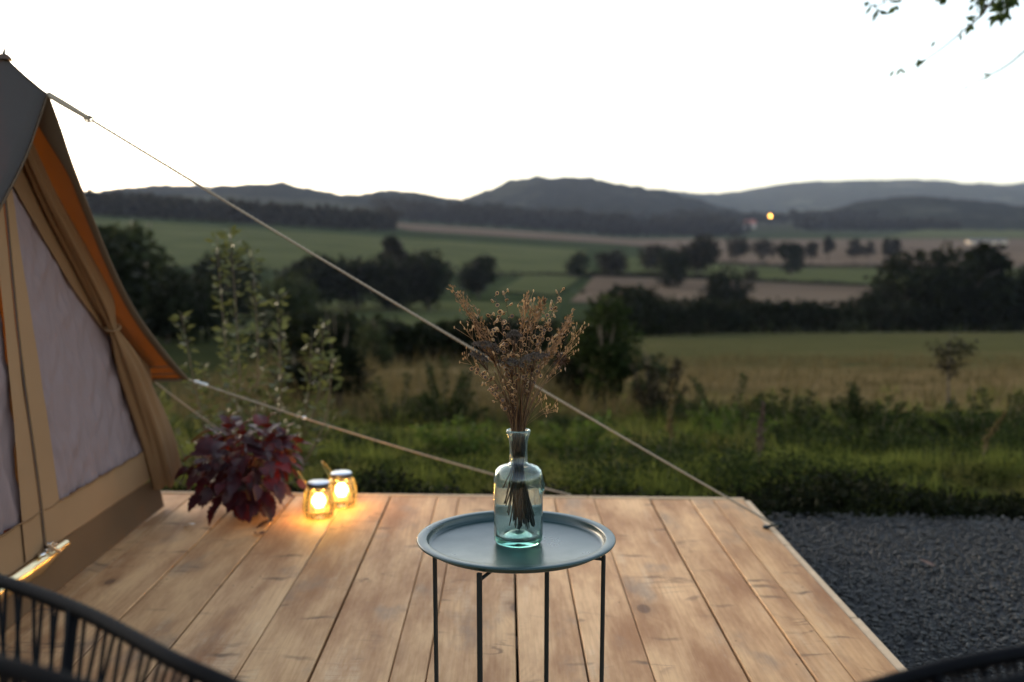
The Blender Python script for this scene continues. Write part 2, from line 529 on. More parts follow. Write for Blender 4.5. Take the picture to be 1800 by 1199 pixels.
# hills: real ridges with a canopy of trees on them
def hill_mat(name, a, b):
    k = NT(name)
    p = k.pos()
    v = k.voro(p, .085)
    c = k.mix(k.sep(v.outputs['Color'])[0], a, b)
    c = k.mix(k.step(k.noise(p, .006, 3), .58, .66), c, tuple(x * 1.8 for x in b))
    k.base(c, .95, 0, .0)
    k.bump(k.noise(p, .12, 3), .8, 6)
    return k.m
forest_m = hill_mat('wooded_hillside', (.008, .010, .008), (.020, .021, .015))
def hill(crest, front, back, base, step, mat, amp=4.0, seed=0):
    X = [c[0] for c in crest]; Yc = [c[1] for c in crest]; Zc = [c[2] for c in crest]
    n = int((X[-1] - X[0]) / step); prof = []
    rows = []
    ts = list(np.linspace(0, 1, 26)) + list(np.linspace(1, 2, 14)[1:])
    for t in ts:
        row = []
        for i in range(n + 1):
            x = X[0] + (X[-1] - X[0]) * i / n
            yc = float(np.interp(x, X, Yc)); zc = float(np.interp(x, X, Zc))
            if t <= 1:
                y = yc - front * (1 - t); w = .5 - .5 * math.cos(math.pi * t) if t < 1 else 1
                w = .55 * t + .45 * w
            else:
                y = yc + back * (t - 1); w = .5 + .5 * math.cos(math.pi * (t - 1))
            z = base + (zc - base) * w
            bumpy = noise.noise(Vector((x / 24 + seed, y / 24, 0))) + .6 * noise.noise(Vector((x / 7 + seed, y / 9, 3)))
            big = noise.noise(Vector((x / 140 + seed, y / 140, 5)))
            z += amp * bumpy * min(1, w * 3) + amp * 1.6 * big * w * (1 - abs(1 - t)) * (0 if abs(t - 1) < .02 else 1)
            z += 2.2 * abs(noise.noise(Vector((x / 11 + seed, y / 13, 8)))) * (amp / 6.5)
            row.append((x, y, z))
        rows.append(row)
    mb = MB(); mb.grid(rows)
    return tag(mb.build('hill', mat), kind='structure')
HILLS = __import__('json').loads("""{"A": [[-1010.3, 1700, 69.2], [-806.3, 1700, 62.4], [-718.9, 1700, 74.1], [-670.3, 1700, 80.9], [-582.9, 1700, 91.5], [-485.7, 1700, 89.6], [-398.3, 1700, 92.5], [-340.0, 1700, 87.7], [-291.4, 1700, 74.1], [-242.9, 1700, 75.0], [-204.0, 1700, 79.9], [-165.1, 1700, 78.9], [-116.6, 1700, 72.1], [-77.7, 1700, 65.3], [-29.1, 1700, 51.7], [29.1, 1700, 35.2], [87.4, 1700, 15.8]], "B": [[-228.0, 2100, 13.2], [-180.0, 2100, 27.6], [-132.0, 2100, 55.2], [-84.0, 2100, 81.6], [-12.0, 2100, 112.8], [30.0, 2100, 126.0], [60.0, 2100, 130.8], [96.0, 2100, 126.0], [144.0, 2100, 128.4], [192.0, 2100, 121.2], [252.0, 2100, 109.2], [288.0, 2100, 102.0], [324.0, 2100, 97.2], [372.0, 2100, 82.8], [444.0, 2100, 58.8], [528.0, 2100, 31.2]], "C": [[144.0, 3600, 99.9], [390.9, 3600, 155.5], [514.3, 3600, 180.2], [576.0, 3600, 174.0], [678.9, 3600, 161.7], [761.1, 3600, 163.7], [864.0, 3600, 176.1], [946.3, 3600, 190.5], [1090.3, 3600, 204.9], [1213.7, 3600, 209.0], [1440.0, 3600, 213.1], [1542.9, 3600, 204.9], [1666.3, 3600, 194.6], [1748.6, 3600, 190.5], [1851.4, 3600, 200.7], [1974.9, 3600, 196.6], [2283.4, 3600, 206.9], [2900.6, 3600, 176.1]], "D": [[420.0, 1500, 18.3], [480.0, 1500, 40.6], [540.0, 1500, 57.8], [608.6, 1500, 63.8], [677.1, 1500, 57.8], [745.7, 1500, 49.2], [822.9, 1500, 42.3], [951.4, 1500, 35.5], [1122.9, 1500, 31.2]], "E": [[-3060.0, 4500, 194.1], [-2288.6, 4500, 212.1], [-1902.9, 4500, 214.6], [-1645.7, 4500, 186.3], [-1260.0, 4500, 155.5]]}""")
hill(HILLS['A'], 700, 500, 0, 6, forest_m, 6.5, 1)
hill(HILLS['B'], 800, 600, 10, 8, forest_m, 7.5, 7)
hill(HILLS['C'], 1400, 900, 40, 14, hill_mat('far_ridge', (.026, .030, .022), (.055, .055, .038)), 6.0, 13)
hill(HILLS['D'], 420, 500, 8, 7, forest_m, 4.0, 19)
hill(HILLS['E'], 900, 900, 40, 18, forest_m, 6.0, 23)

# ------------------------------------------------------------------ foliage builders
rng = np.random.default_rng(5)
def leaf_cards(C, size, rg, flat=.0, aspect=.55, Dir=None):
    """diamond leaves at points C: returns verts, quads"""
    n = len(C)
    d = rg.normal(size=(n, 3)) if Dir is None else Dir + rg.normal(size=(n, 3)) * .45
    d[:, 2] *= (1 - flat)
    d /= np.linalg.norm(d, axis=1, keepdims=True) + 1e-9
    r = rg.normal(size=(n, 3)); s = np.cross(d, r); s /= np.linalg.norm(s, axis=1, keepdims=True) + 1e-9
    L = size * rg.uniform(.6, 1.35, (n, 1)); W = L * aspect * .5
    nrm = np.cross(d, s)
    V = np.stack([C, C + d * L * .5 + s * W + nrm * L * .06, C + d * L, C + d * L * .5 - s * W + nrm * L * .06], 1).reshape(-1, 3)
    F = np.arange(4 * n).reshape(n, 4)
    return V, F

def crown_points(n, w, h, z0, rg, nclump=26, top=1.0, kind='round'):
    cs = []
    while len(cs) < nclump:
        p = rg.uniform(-1, 1, 3)
        if np.linalg.norm(p) > 1: continue
        f = 1.0
        if kind == 'cone': f = max(.12, .5 - .5 * p[2])
        if kind == 'flame': f = max(.2, 1 - max(0, p[2]) * .8)
        cs.append((p[0] * w * .5 * .80 * f, p[1] * w * .5 * .80 * f, z0 + (p[2] * .80 + 1) * .5 * h, f))
    cs = np.array(cs)
    idx = rg.integers(0, nclump, n)
    r = rg.uniform(.19, .30, nclump)[idx, None] * min(w, h)
    if kind in ('cone', 'flame'): r = r * (cs[idx, 3:4] * .6 + .35)
    d = rg.normal(size=(n, 3)); d /= np.linalg.norm(d, axis=1, keepdims=True)
    return cs[idx, :3] + d * r * rg.uniform(.45, 1.05, (n, 1)) * np.array([1.15, 1.15, .85])

CROWNS = {}
def make_tree(name, h, w, seed, mat, n=2200, leaf=None, kind='round', clear=.05, nclump=26, limbs=5):
    rg = np.random.default_rng(seed)
    ch = h * (1 - clear)
    P = crown_points(n, w, ch, h * clear, rg, nclump, kind=kind)
    leaf = leaf or max(w, h) * .07
    V, F = leaf_cards(P, leaf, rg, aspect=.75)
    crown = arr_mesh(name + '_crown', V, F)
    mb = MB(); r0 = h * .028
    pts = [(rg.normal() * h * .012 * i, rg.normal() * h * .012 * i, h * .78 * i / 6 - .15 * (i == 0)) for i in range(7)]
    mb.tube(pts, [r0 * (1 - .13 * i) for i in range(7)], 7)
    for k in range(limbs):
        b = Vector(pts[2 + k % 4]); a = k * 2.4 + rg.uniform(0, 1)
        e = b + Vector((math.cos(a) * w * .32, math.sin(a) * w * .32, h * rg.uniform(.12, .25)))
        mb.tube([b, b.lerp(e, .5) + Vector((0, 0, h * .02)), e], [r0 * .45, r0 * .3, r0 * .12], 5)
    return crown, mb.mesh(name + '_trunk'), mat

def plant_tree(name, x, y, h, w, label, seed, mat, cat='tree', group=None, z=None, **kw):
    cr, tr, m = make_tree(name, h, w, seed, mat, **kw)
    t = thing(name, (x, y, terrain(x, y) if z is None else z), label, cat, group, rz=seed * 1.7 % 6.28)
    link('crown', cr, m, t); link('trunk', tr, M['bark'], t)
    return t

D, O, B, G = M['leaf_dark'], M['leaf_olive'], M['leaf_brown'], M['leaf_green']
MV = 'trees and bushes on the valley slope'
plant_tree('broadleaf_tree', -25.9, 67, 8.8, 4.8, 'tall ragged tree rising just past the tent edge in front of the green hillside field', 1, O, n=2600)
plant_tree('broadleaf_tree', -27.5, 72, 6.6, 6.4, 'lower bushy tree tucked against the tent edge, left of the leafy potted shrub', 2, D, n=2400)
plant_tree('broadleaf_tree', -16.9, 78, 5.0, 5.2, 'pale olive round-topped tree in front of the dark tree mass, left of the rope', 3, O, n=2600, clear=.05)
plant_tree('broadleaf_tree', -41.1, 146, 9.4, 11, 'dark tree behind the tips of the tall leafy shrub', 4, D, n=2600)
plant_tree('broadleaf_tree', -31.5, 163, 9.4, 12.5, 'wide dark tree directly behind the pale olive tree', 5, D, n=3000)
plant_tree('broadleaf_tree', -25.2, 169, 9.0, 10.5, 'dark tree under the long rope, second mass right of the olive tree', 6, D, n=2600)
plant_tree('broadleaf_tree', -25.2, 221, 13.0, 6.2, 'tall narrow dusky tree standing above the dark tree mass', 7, B, n=2400, kind='flame')
plant_tree('broadleaf_tree', -19.4, 166, 9.6, 9.4, 'dark tree right below the tall narrow tree', 8, D, n=2600)
plant_tree('broadleaf_tree', -13.0, 166, 11.0, 9.4, 'big round-topped dark tree at the right end of the dark tree mass', 9, D, n=3000, clear=.06)
plant_tree('broadleaf_tree', -5.5, 196, 9.6, 7.4, 'lone dark oval tree left above the dried bouquet', 10, D, n=2600, clear=.07)
plant_tree('broadleaf_tree', -33, 118, 6.6, 11, 'low dark tree at the foot of the olive tree, behind the leafy shrub', 11, D, n=2200, clear=.04)
plant_tree('broadleaf_tree', -19.4, 46, 5.6, 7.5, 'shadowy bushy tree beside the canvas eave, behind the short rope', 12, D, n=2600, clear=.04)
plant_tree('broadleaf_tree', -24.2, 74, 5.4, 7.4, 'dark low tree filling the gap between the ragged tree and the shrub tips', 23, D, n=2600, clear=.02)
plant_tree('broadleaf_tree', -20.5, 60, 4.2, 6.8, 'lowest dark bushy tree behind the shrub, just above the eave corner', 24, D, n=2400, clear=.02)
# trees on the plain
plant_tree('field_tree', 19.0, 263, 7.0, 6.4, 'small round dark tree standing alone right above the bouquet, left of two', 13, D, n=1800)
plant_tree('field_tree', 29.0, 273, 8.3, 9.4, 'broad round tree on the plain, right of the small round dark one', 14, B, n=2200)
plant_tree('field_tree', 44.3, 300, 9.0, 10.5, 'rounded tree at the left end of the clump on the plain', 15, B, n=2000)
plant_tree('field_tree', 39.6, 238, 9.6, 8.8, 'tall dark tree standing forward of the clump, its foot lowest on the green strip', 16, D, n=2400)
plant_tree('field_tree', 54.0, 279, 13.0, 11.0, 'tallest tree of the clump on the plain, at its right end', 17, B, n=2600)
plant_tree('field_tree', 92.2, 322, 11.8, 8.2, 'dark egg-shaped tree below the orchard row, left of the long hedge trees', 18, D, n=2200)
plant_tree('field_tree', 62.6, 255, 5.0, 4.0, 'tiny slender tree on the green strip between clump and egg-shaped tree', 19, B, n=900)
plant_tree('hedge_tree', 38.7, 176, 7.6, 9.0, 'rounded bush-like tree sticking up behind the middle of the dark hedge', 20, D, n=2600, clear=.02)
for i, (x, y, h, w, lab) in enumerate([
        (92.6, 401, 12.2, 12.5, 'broad double-stemmed tree, leftmost of the row beside the stubble'),
        (112, 436, 12.2, 11.0, 'spreading pale tree second from left in the row on the stubble'),
        (124, 445, 10.5, 7.5, 'small loose tree third from left in the row on the stubble'),
        (134.5, 439, 10.4, 6.2, 'thin tree in the row straight above the egg-shaped tree'),
        (151, 468, 13.0, 5.8, 'tall thin lollipop tree in the row, right of the egg-shaped tree'),
        (158, 453, 11.6, 6.0, 'short thin tree next right of the tall lollipop tree in the row'),
        (170, 468, 10.4, 6.2, 'low rounded tree third from the right end of the row'),
        (176, 461, 12.4, 4.0, 'narrow upright tree second from the right end of the row'),
        (170, 439, 13.2, 6.6, 'tall tree at the right end of the row, touching the big dark trees')]):
    plant_tree('orchard_tree', x, y, h, w, lab, 30 + i, B, n=1300, clear=.2, nclump=16, group='thin trees in a row on the stubble')
for i, (x, y, h, w, lab) in enumerate([
        (50.5, 120, 11.2, 9.0, 'highest dark tree at the left shoulder of the big trees by the right edge'),
        (57.8, 122, 9.0, 10.0, 'broad dark tree between the two big dark trees by the right edge'),
        (64.5, 122, 8.0, 9.5, 'dark tree cut by the right edge above the hedge'),
        (52.5, 136, 6.6, 6.8, 'lower dark tree stepping down left from the big dark trees'),
        (61, 127, 12.6, 4.6, 'thin upright crown poking out above the big dark trees')]):
    plant_tree('hedge_tree', x, y, h, w, lab, 50 + i, D, n=3400, clear=.02, nclump=34)

# field hedges: each continuous hedge is one thing
def hedge(name, pts, hh, ww, label, mat, n, leaf, seed):
    rg = np.random.default_rng(seed); P = []
    a = np.array([p[0] for p in pts]); segs = np.linspace(0, len(pts) - 1, n)
    x = np.interp(segs, range(len(pts)), [p[0] for p in pts]); y = np.interp(segs, range(len(pts)), [p[1] for p in pts])
    hv = np.array([noise.noise(Vector((xx / 4.2 + seed, yy / 9, 0))) for xx, yy in zip(x, y)])
    th = hh * (.85 + .45 * hv)
    u = rg.uniform(0, 1, n) ** .7
    px = x + rg.normal(0, ww * .28, n); py = y + rg.normal(0, ww * .28, n)
    z = np.array([terrain(a_, b_) for a_, b_ in zip(px, py)]) + u * th
    V, F = leaf_cards(np.stack([px, py, z], 1), leaf, rg, aspect=.8)
    t = thing(name, (pts[0][0], pts[0][1], terrain(*pts[0])), label, 'hedge')
    V = V - np.array(t.location)
    link('foliage', arr_mesh(name, V, F), mat, t)
    mb = MB()
    for i in range(0, n, n // 26):
        b = Vector((x[i], y[i], terrain(x[i], y[i]) - .1)) - t.location
        mb.tube([b, b + Vector((rg.normal() * .2, rg.normal() * .2, th[i] * .8))], [.07, .03], 5)
    tag(mb.build('stem', M['bark'], t), kind='stuff')
    return t
hedge('field_hedge', [(8.3, 78), (14, 92), (24, 104), (36, 112), (52, 118), (72, 120), (90, 122)], 3.7, 3.4, 'long dark hedge along the far side of the meadow', D, 16000, .5, 3)
hedge('field_hedge', [(-7, 30), (-3.6, 28.4), (-1.2, 30), (1.2, 33)], 1.5, 1.8, 'low dark hedge crossing behind the bouquet below the pasture', D, 5200, .22, 6)
hedge('field_hedge', [(-30, 258), (10, 268), (26, 272), (44, 282)], 1.1, 1.6, 'thin dark hedge line below the two round field trees', B, 3000, .5, 9)
hedge('field_hedge', [(24, 281), (60, 274), (100, 276)], .9, 1.4, 'thin brown hedge line along the upper edge of the near stubble', B, 2600, .5, 11)
hedge('field_hedge', [(80, 404), (130, 412), (200, 408)], 1.6, 2.0, 'thin dark hedge line at the foot of the row of thin trees', B, 2600, .6, 12)

# far woods that read as one mass
def woods(name, spots, seed, mat, cards=70):
    rg = np.random.default_rng(seed); C = []
    for x, y, h in spots:
        d = rg.normal(size=(cards, 3)); d /= np.linalg.norm(d, axis=1, keepdims=True)
        C.append(np.array([x, y, terrain(x, y) + h * .5]) + d * np.array([h * .36, h * .36, h * .47]) * rg.uniform(.6, 1, (cards, 1)))
    V, F = leaf_cards(np.concatenate(C), 3.2, rg, aspect=.8)
    return tag(link(name, arr_mesh(name, V, F), mat), 'belt of distant woods too far off to tell its trees apart', 'woods', kind='stuff')
rg = np.random.default_rng(77); S1 = []
for i in range(240):
    t = i / 239; x = -330 + 255 * t; S1.append((x + rg.normal() * 5, 478 + 40 * abs(rg.normal()) + t * 120, rg.uniform(9, 14)))
for i in range(280):
    x = -130 + 330 * (i / 279); S1.append((x + rg.normal() * 6, 985 + rg.uniform(0, 90), rg.uniform(15, 25) * (1 if x < 120 else .8)))
tag(woods('woodland', S1, 4, B), 'long dark belt of woods along the foot of the hills, left and middle')
S2 = []
for x0, x1, y, n, h in ((170, 240, 1000, 60, 17), (205, 268, 1180, 50, 20), (335, 520, 1120, 130, 12), (380, 700, 1330, 160, 16), (-150, 500, 1350, 170, 11)):
    for i in range(n): S2.append((rg.uniform(x0, x1), y + rg.uniform(0, 60), h * rg.uniform(.6, 1.2)))
tag(woods('woodland', S2, 6, B), 'scattered strips of woods on the plain below the right-hand ridge')

# ------------------------------------------------------------------ farmhouse with its lamp, pond
fy = 1172; fx = 284
t = thing('farmhouse', (fx, fy, terrain(fx, fy)), 'far farmhouse with a reddish roof beside the orange light below the ridge', 'house')
mb = MB(); mb.box((-7, -5, -1), (7, 5, 5)); mb.build('wall', plain('house_render', (.32, .28, .24), .8), t, False)
mb = MB(); mb.add([(-7.6, -5.8, 5), (7.6, -5.8, 5), (7.6, 5.8, 5), (-7.6, 5.8, 5), (-7.6, 0, 10), (7.6, 0, 10)], [(0, 1, 5, 4), (2, 3, 4, 5), (1, 2, 5), (3, 0, 4), (3, 2, 1, 0)])
mb.build('roof', plain('roof_tile', (.26, .09, .06), .8), t, False)
for i in range(3):
    mb = MB(); mb.box((-4.6 + i * 3.6, -5.06, 1.4), (-3.2 + i * 3.6, -5.0, 3.2)); mb.build('window', plain('dark_pane', (.03, .03, .035), .2), t, False)
lx, ly = 307, 1165
t = thing('yard_lamp', (lx, ly, terrain(lx, ly)), 'glowing orange lamp on a post far away below the ridge', 'lamp')
mb = MB(); mb.tube([(0, 0, -.5), (0, 0, 13.4)], [.26, .14], 8); mb.build('post', M['steel'], t)
mb = MB(); mb.lathe([(0.01, 13.3), (.55, 13.7), (.8, 14.4), (.55, 15.1), (.01, 15.5)], 14); mb.build('lamp_globe', M['farlamp'], t)
t = thing('barn', (362, 752, terrain(362, 752)), 'long low pale shed beyond the big dark trees near the right edge', 'shed')
mb = MB(); mb.box((-14, -4, -.6), (14, 4, 2.6)); mb.build('wall', plain('pale_render', (.55, .44, .32), .8), t, False)
mb = MB(); mb.add([(-14.6, -4.6, 2.6), (14.6, -4.6, 2.6), (14.6, 4.6, 2.6), (-14.6, 4.6, 2.6), (-14.6, 0, 4.4), (14.6, 0, 4.4)], [(0, 1, 5, 4), (2, 3, 4, 5), (1, 2, 5), (3, 0, 4), (3, 2, 1, 0)])
mb.build('roof', plain('shed_roof', (.10, .085, .075), .8), t, False)
for i in range(3):
    mb = MB(); mb.box((-10 + i * 8, -4.06, -.2), (-7.4 + i * 8, -4.0, 2.1)); mb.build('door', plain('shed_door', (.12, .08, .06), .7), t, False)

# ------------------------------------------------------------------ gravel
gm = NT('gravel_bed')
gv = gm.voro(gm.pos(), 55.0)
gm.base(gm.mix(gm.sep(gv.outputs['Color'])[0], (.005, .005, .006), (.018, .018, .02)), .7, 0, .4)
gm.bump(gv.outputs['Distance'], .9, .012)
gx1 = [1.0, 1.4, 1.9, 2.6, 3.5, 4.6, 6.0]
gy1 = [4.98, 4.97, 4.93, 4.86, 4.82, 4.78, 4.75]
mb = MB(); mb.grid([[(x, -1.5 + (y1 + 1.5) * j / 20, -.216 + .012 * noise.noise(Vector((x * 2, j * .7, 0)))) for x, y1 in zip(gx1, gy1)] for j in range(21)])
tag(mb.build('gravel_path', gm.m), kind='structure')
ico = bmesh.new(); bmesh.ops.create_icosphere(ico, subdivisions=1, radius=1)
IV = np.array([v.co[:] for v in ico.verts]); IF = np.array([[v.index for v in f.verts] for f in ico.faces]); ico.free()
def stones(n, x0, x1, y0, y1, smin, smax, seed):
    rg = np.random.default_rng(seed)
    px = rg.uniform(x0, x1, n); py = rg.uniform(y0, y1, n)
    ok = py < np.interp(px, gx1, gy1) + rg.normal(0, .04, n); px, py = px[ok], py[ok]; n = len(px)
    s = rg.uniform(smin, smax, (n, 1, 1)) * rg.uniform(.6, 1.3, (n, 1, 3)) * np.array([1, 1, .7])
    V = IV[None] * s * rg.uniform(.75, 1.2, (n, len(IV), 1))
    a = rg.uniform(0, 6.28, n); c, sn = np.cos(a)[:, None], np.sin(a)[:, None]
    X = V[..., 0] * c - V[..., 1] * sn; Yv = V[..., 0] * sn + V[..., 1] * c
    V = np.stack([X + px[:, None], Yv + py[:, None], V[..., 2] + (-.208 + rg.uniform(-.004, .012, n))[:, None]], 2)
    F = IF[None] + (np.arange(n) * len(IV))[:, None, None]
    return V.reshape(-1, 3), F.reshape(-1, 3)
V1, F1 = stones(44000, 1.12, 4.2, 1.6, 5.0, .0035, .0105, 3)
tag(link('gravel', arr_mesh('gravel', V1, F1), M['stone']), 'dark blue-grey crushed stone spread right of the deck', 'gravel', kind='stuff')

# fallen leaves on the gravel
def leaf_outline(L, W, teeth=0, curl=.12, fold=.25, n=7):
    mb = MB(); rows = []
    for i in range(n + 1):
        t = i / n
        w = W * .5 * (math.sin(math.pi * min(1, t * .97 + .02) ** .75) ** .9) * (1 + (teeth and .16 * (1 if i % 2 else -1)))
        if i == n: w = .0005
        z = -curl * L * t * t
        rows.append([(-w, L * t, z + fold * w), (0, L * t, z), (w, L * t, z + fold * w)])
    mb.grid(rows); return mb
fm = plain('fallen_leaf', (.13, .06, .035), .7, var=.4)
me = leaf_outline(.07, .045, curl=-.2).mesh('fallen_leaf')
for x, y, a, lab in ((2.03, 3.35, .4, 'reddish brown dead leaf on the gravel at the right edge of the deck'), (2.1, 2.72, 2.1, 'darker dead leaf lying on the gravel, nearer the round chair'), (1.82, 4.1, 1.0, 'small brown dead leaf far back on the gravel by the grass')):
    tag(link('fallen_leaf', me, fm, None, (x, y, -.19), (0.15, .1, a)), lab, 'leaf', 'dead leaves on the gravel')

# ------------------------------------------------------------------ grass
def blades(px, py, h, w, rg, lean=.45, zf=None):
    n = len(px)
    z = np.array([terrain(a, b) for a, b in zip(px, py)]) - .015
    a = rg.uniform(0, 6.283, n); b = rg.uniform(0, 6.283, n)
    l = h * np.abs(rg.normal(0, lean, n)); hh = np.sqrt(np.maximum(h * h - l * l * .7, h * h * .15))
    dx, dy = np.cos(a) * l, np.sin(a) * l; sx, sy = np.cos(b) * w * .5, np.sin(b) * w * .5
    base = np.stack([px, py, z], 1)
    def pt(t, ww, bend):
        o = np.stack([px + dx * bend, py + dy * bend, z + hh * t], 1); s = np.stack([sx * ww, sy * ww, 0 * sx], 1)
        return o - s, o + s
    a0, a1 = pt(0, 1, 0); b0, b1 = pt(.45, .85, .22); c0, c1 = pt(.8, .5, .6); d0, d1 = pt(1, .08, 1)
    V = np.stack([a0, a1, b0, b1, c0, c1, d0, d1], 1).reshape(-1, 3)
    q = np.array([[0, 1, 3, 2], [2, 3, 5, 4], [4, 5, 7, 6]])
    F = (q[None] + (np.arange(n) * 8)[:, None, None]).reshape(-1, 4)
    return V, F
rg = np.random.default_rng(21)
def tufts(n, x0, x1, y0, y1, spread, per, hmin, hmax, w, keep=None):
    tx = rg.uniform(x0, x1, n); ty = rg.uniform(y0, y1, n)
    if keep is not None:
        ok = keep(tx, ty); tx, ty = tx[ok], ty[ok]
    n = len(tx); th = rg.uniform(hmin, hmax, n)
    nz = np.array([noise.noise(Vector((a * .9, b * .9, 0))) for a, b in zip(tx, ty)]); nz2 = np.array([noise.noise(Vector((a * 2.3, b * 2.3, 7))) for a, b in zip(tx, ty)]); th = th * np.clip(1 + .9 * nz + 1.1 * nz2, .2, 2.4)
    px = np.repeat(tx, per) + rg.normal(0, spread, n * per); py = np.repeat(ty, per) + rg.normal(0, spread, n * per)
    h = np.repeat(th, per) * rg.uniform(.5, 1.15, n * per)
    return blades(px, py, h, w, rg)
def edge(x, y):   # grass begins behind the deck and beyond the gravel edge
    return y > np.where(x < 1.25, 5.15, np.interp(x, gx1, gy1) + .42 + .12 * np.sin(x * 5))
parts = [tufts(3400, -3.2, 5.2, 4.7, 7.2, .05, 26, .05, .15, .006, edge), tufts(2600, -5, 7.5, 7, 11, .09, 16, .07, .20, .010), tufts(1500, -5, 9, 10.5, 16, .10, 14, .08, .24, .012, lambda x, y: rg.uniform(0, 1, len(x)) > (y - 10.5) / 5.5)]
V = np.concatenate([p[0] for p in parts]); F = np.concatenate([parts[0][1], parts[1][1] + len(parts[0][0]), parts[2][1] + len(parts[0][0]) + len(parts[1][0])])
tag(link('grass', arr_mesh('grass', V, F), M['grass']), 'rough green grass bank behind the deck and the gravel', 'grass', kind='stuff')
parts = [tufts(3000, -6, 16, 11, 32, .16, 9, .12, .32, .02), tufts(500, -4.2, 1.5, 10.5, 20, .12, 16, .25, .5, .012)]
V = np.concatenate([p[0] for p in parts]); F = np.concatenate([parts[0][1], parts[1][1] + len(parts[0][0])])
tag(link('meadow_grass', arr_mesh('meadow_grass', V, F), M['drygrass']), 'dry yellowish grass of the meadow below the deck', 'grass', kind='stuff')

# weeds and small bushes between deck and meadow
def bush(x, y, h, w, label, seed, mat, n=700, leaf=.06, kind='round', name='bush', cat='bush', group=None, stems=6):
    rg = np.random.default_rng(seed)
    t = thing(name, (x, y, terrain(x, y)), label, cat, group)
    P = crown_points(n, w, h, 0.0, rg, 16, kind=kind)
    P[:, 2] = np.maximum(P[:, 2], .02)
    V, F = leaf_cards(P, leaf, rg, aspect=.5)
    link('foliage', arr_mesh(name, V, F), mat, t)
    mb = MB()
    for k in range(stems):
        a = rg.uniform(0, 6.28); r = w * .3 * rg.uniform(.2, 1)
        mb.tube([(0, 0, -.05), (r * .5 * math.cos(a), r * .5 * math.sin(a), h * .5), (r * math.cos(a), r * math.sin(a), h * rg.uniform(.8, 1.05))], [.012 * h + .003, .008 * h + .002, .002], 5)
    mb.build('stem', M['stem'], t)
    return t
WD = 'weeds along the grass bank'
def weed(x, y, h, w, label, seed, mat, n=14, leaf=.06, dens=48):
    rg = np.random.default_rng(seed); C = []; Dv = []; w *= 1.5; n = int(n * 1.4)
    t = thing('weed', (x, y, terrain(x, y)), label, 'weed', WD)
    mb = MB()
    for k in range(n):
        a = rg.uniform(0, 6.28); r_ = w * .5 * math.sqrt(rg.uniform(.02, 1)); hh = 1.1 * h * rg.uniform(.3, 1.1) * (1 - .35 * (r_ / (w * .5)) ** 2)
        b_ = Vector((r_ * .35 * math.cos(a), r_ * .35 * math.sin(a), -.03)); e = Vector((r_ * math.cos(a), r_ * math.sin(a), hh))
        sp = spline([b_, b_.lerp(e, .5) + Vector((0, 0, h * .08)), e], 6)
        mb.tube(sp, [.0045 * (1 - .8 * i / len(sp)) for i in range(len(sp))], 4)
        m = int(hh * dens) + 4
        for q in range(m):
            u = .12 + .88 * q / m; i = min(len(sp) - 2, int(u * (len(sp) - 1))); p = sp[i].lerp(sp[i + 1], u * (len(sp) - 1) - i)
            for s_ in (0, 2.1, 4.2):
                ang = q * 1.3 + s_; C.append(p); Dv.append((math.cos(ang), math.sin(ang), .15 + .4 * rg.normal()))
    V, F = leaf_cards(np.array([c[:] for c in C]), leaf, rg, aspect=.36, Dir=np.array(Dv)); link('foliage', arr_mesh('weed', V, F), mat, t)
    mb.build('stem', M['stem'], t)
    return t
bush(1.3, 13.2, 1.55, 1.0, 'dense dark green young tree right behind the bouquet', 101, M['weed'], 4200, .085, name='young_tree', cat='tree')
bush(1.0, 13.9, 1.1, .8, 'dark bush at the foot of the young tree, on its left', 102, M['leaf_dark'], 1600, .08)
bush(1.85, 12.6, .85, .55, 'loose dusty olive bush close to the right of the young tree', 103, M['leaf_olive'], 800, .07)
bush(-2.1, 12.4, 1.32, .72, 'pointed dark green conifer-like young tree right of the leafy shrub', 104, M['leaf_dark'], 3400, .06, 'flame', name='young_tree', cat='tree')
bush(-2.75, 12.9, .8, .8, 'dark low bush left of the pointed young tree', 105, M['leaf_dark'], 1700, .07)
bush(-3.0, 22.4, 1.1, .95, 'grey-green rounded bush right of the pointed young tree', 106, M['leaf_olive'], 1400, .11)
weed(-.65, 10.4, 0.71, 0.69, 'dark spiky weed left of the dried bouquet', 107, M['weed'], n=16)
weed(-1.15, 10.6, 0.69, 0.48, 'thin weed left of the dark spiky weed', 108, M['weed'], n=8)
weed(2.25, 10.2, 0.71, 0.83, 'sprawling thin-twigged weed in the middle of the bank, before the meadow', 109, M['weed'], n=8)
weed(2.6, 9.1, 0.51, 0.63, 'dense dark weed clump in front of the meadow, third from the right', 110, M['weed'], n=16)
weed(3.6, 10.1, 0.53, 0.46, 'upright dark weed second from the right before the meadow', 111, M['weed'], n=16)
weed(1.75, 11.4, 0.76, 0.57, 'brownish loose weed right of the olive bush', 112, M['leaf_brown'], n=16)
weed(4.2, 8.8, 0.39, 0.69, 'low dark weed clump at the right end of the bank', 113, M['weed'], n=16)
weed(3.1, 8.2, 0.41, 0.80, 'broad green weed clump below the upright dark weed', 114, M['weed'], n=16)
weed(1.9, 8.4, 0.41, 0.69, 'leafy green clump behind the rope, left of the dense dark weeds', 115, M['leaf_green'], n=16)
weed(.55, 7.6, 0.34, 0.57, 'bright green tuft seen just right of the bottle', 116, M['leaf_green'], n=16)
weed(-.35, 7.4, 0.39, 0.48, 'fresh green nettle-like weed left of the bottle neck', 117, M['leaf_green'], n=16)
weed(4.9, 9.6, 0.48, 0.92, 'dark weed clump cut by the right edge below the sapling', 118, M['weed'], n=16)
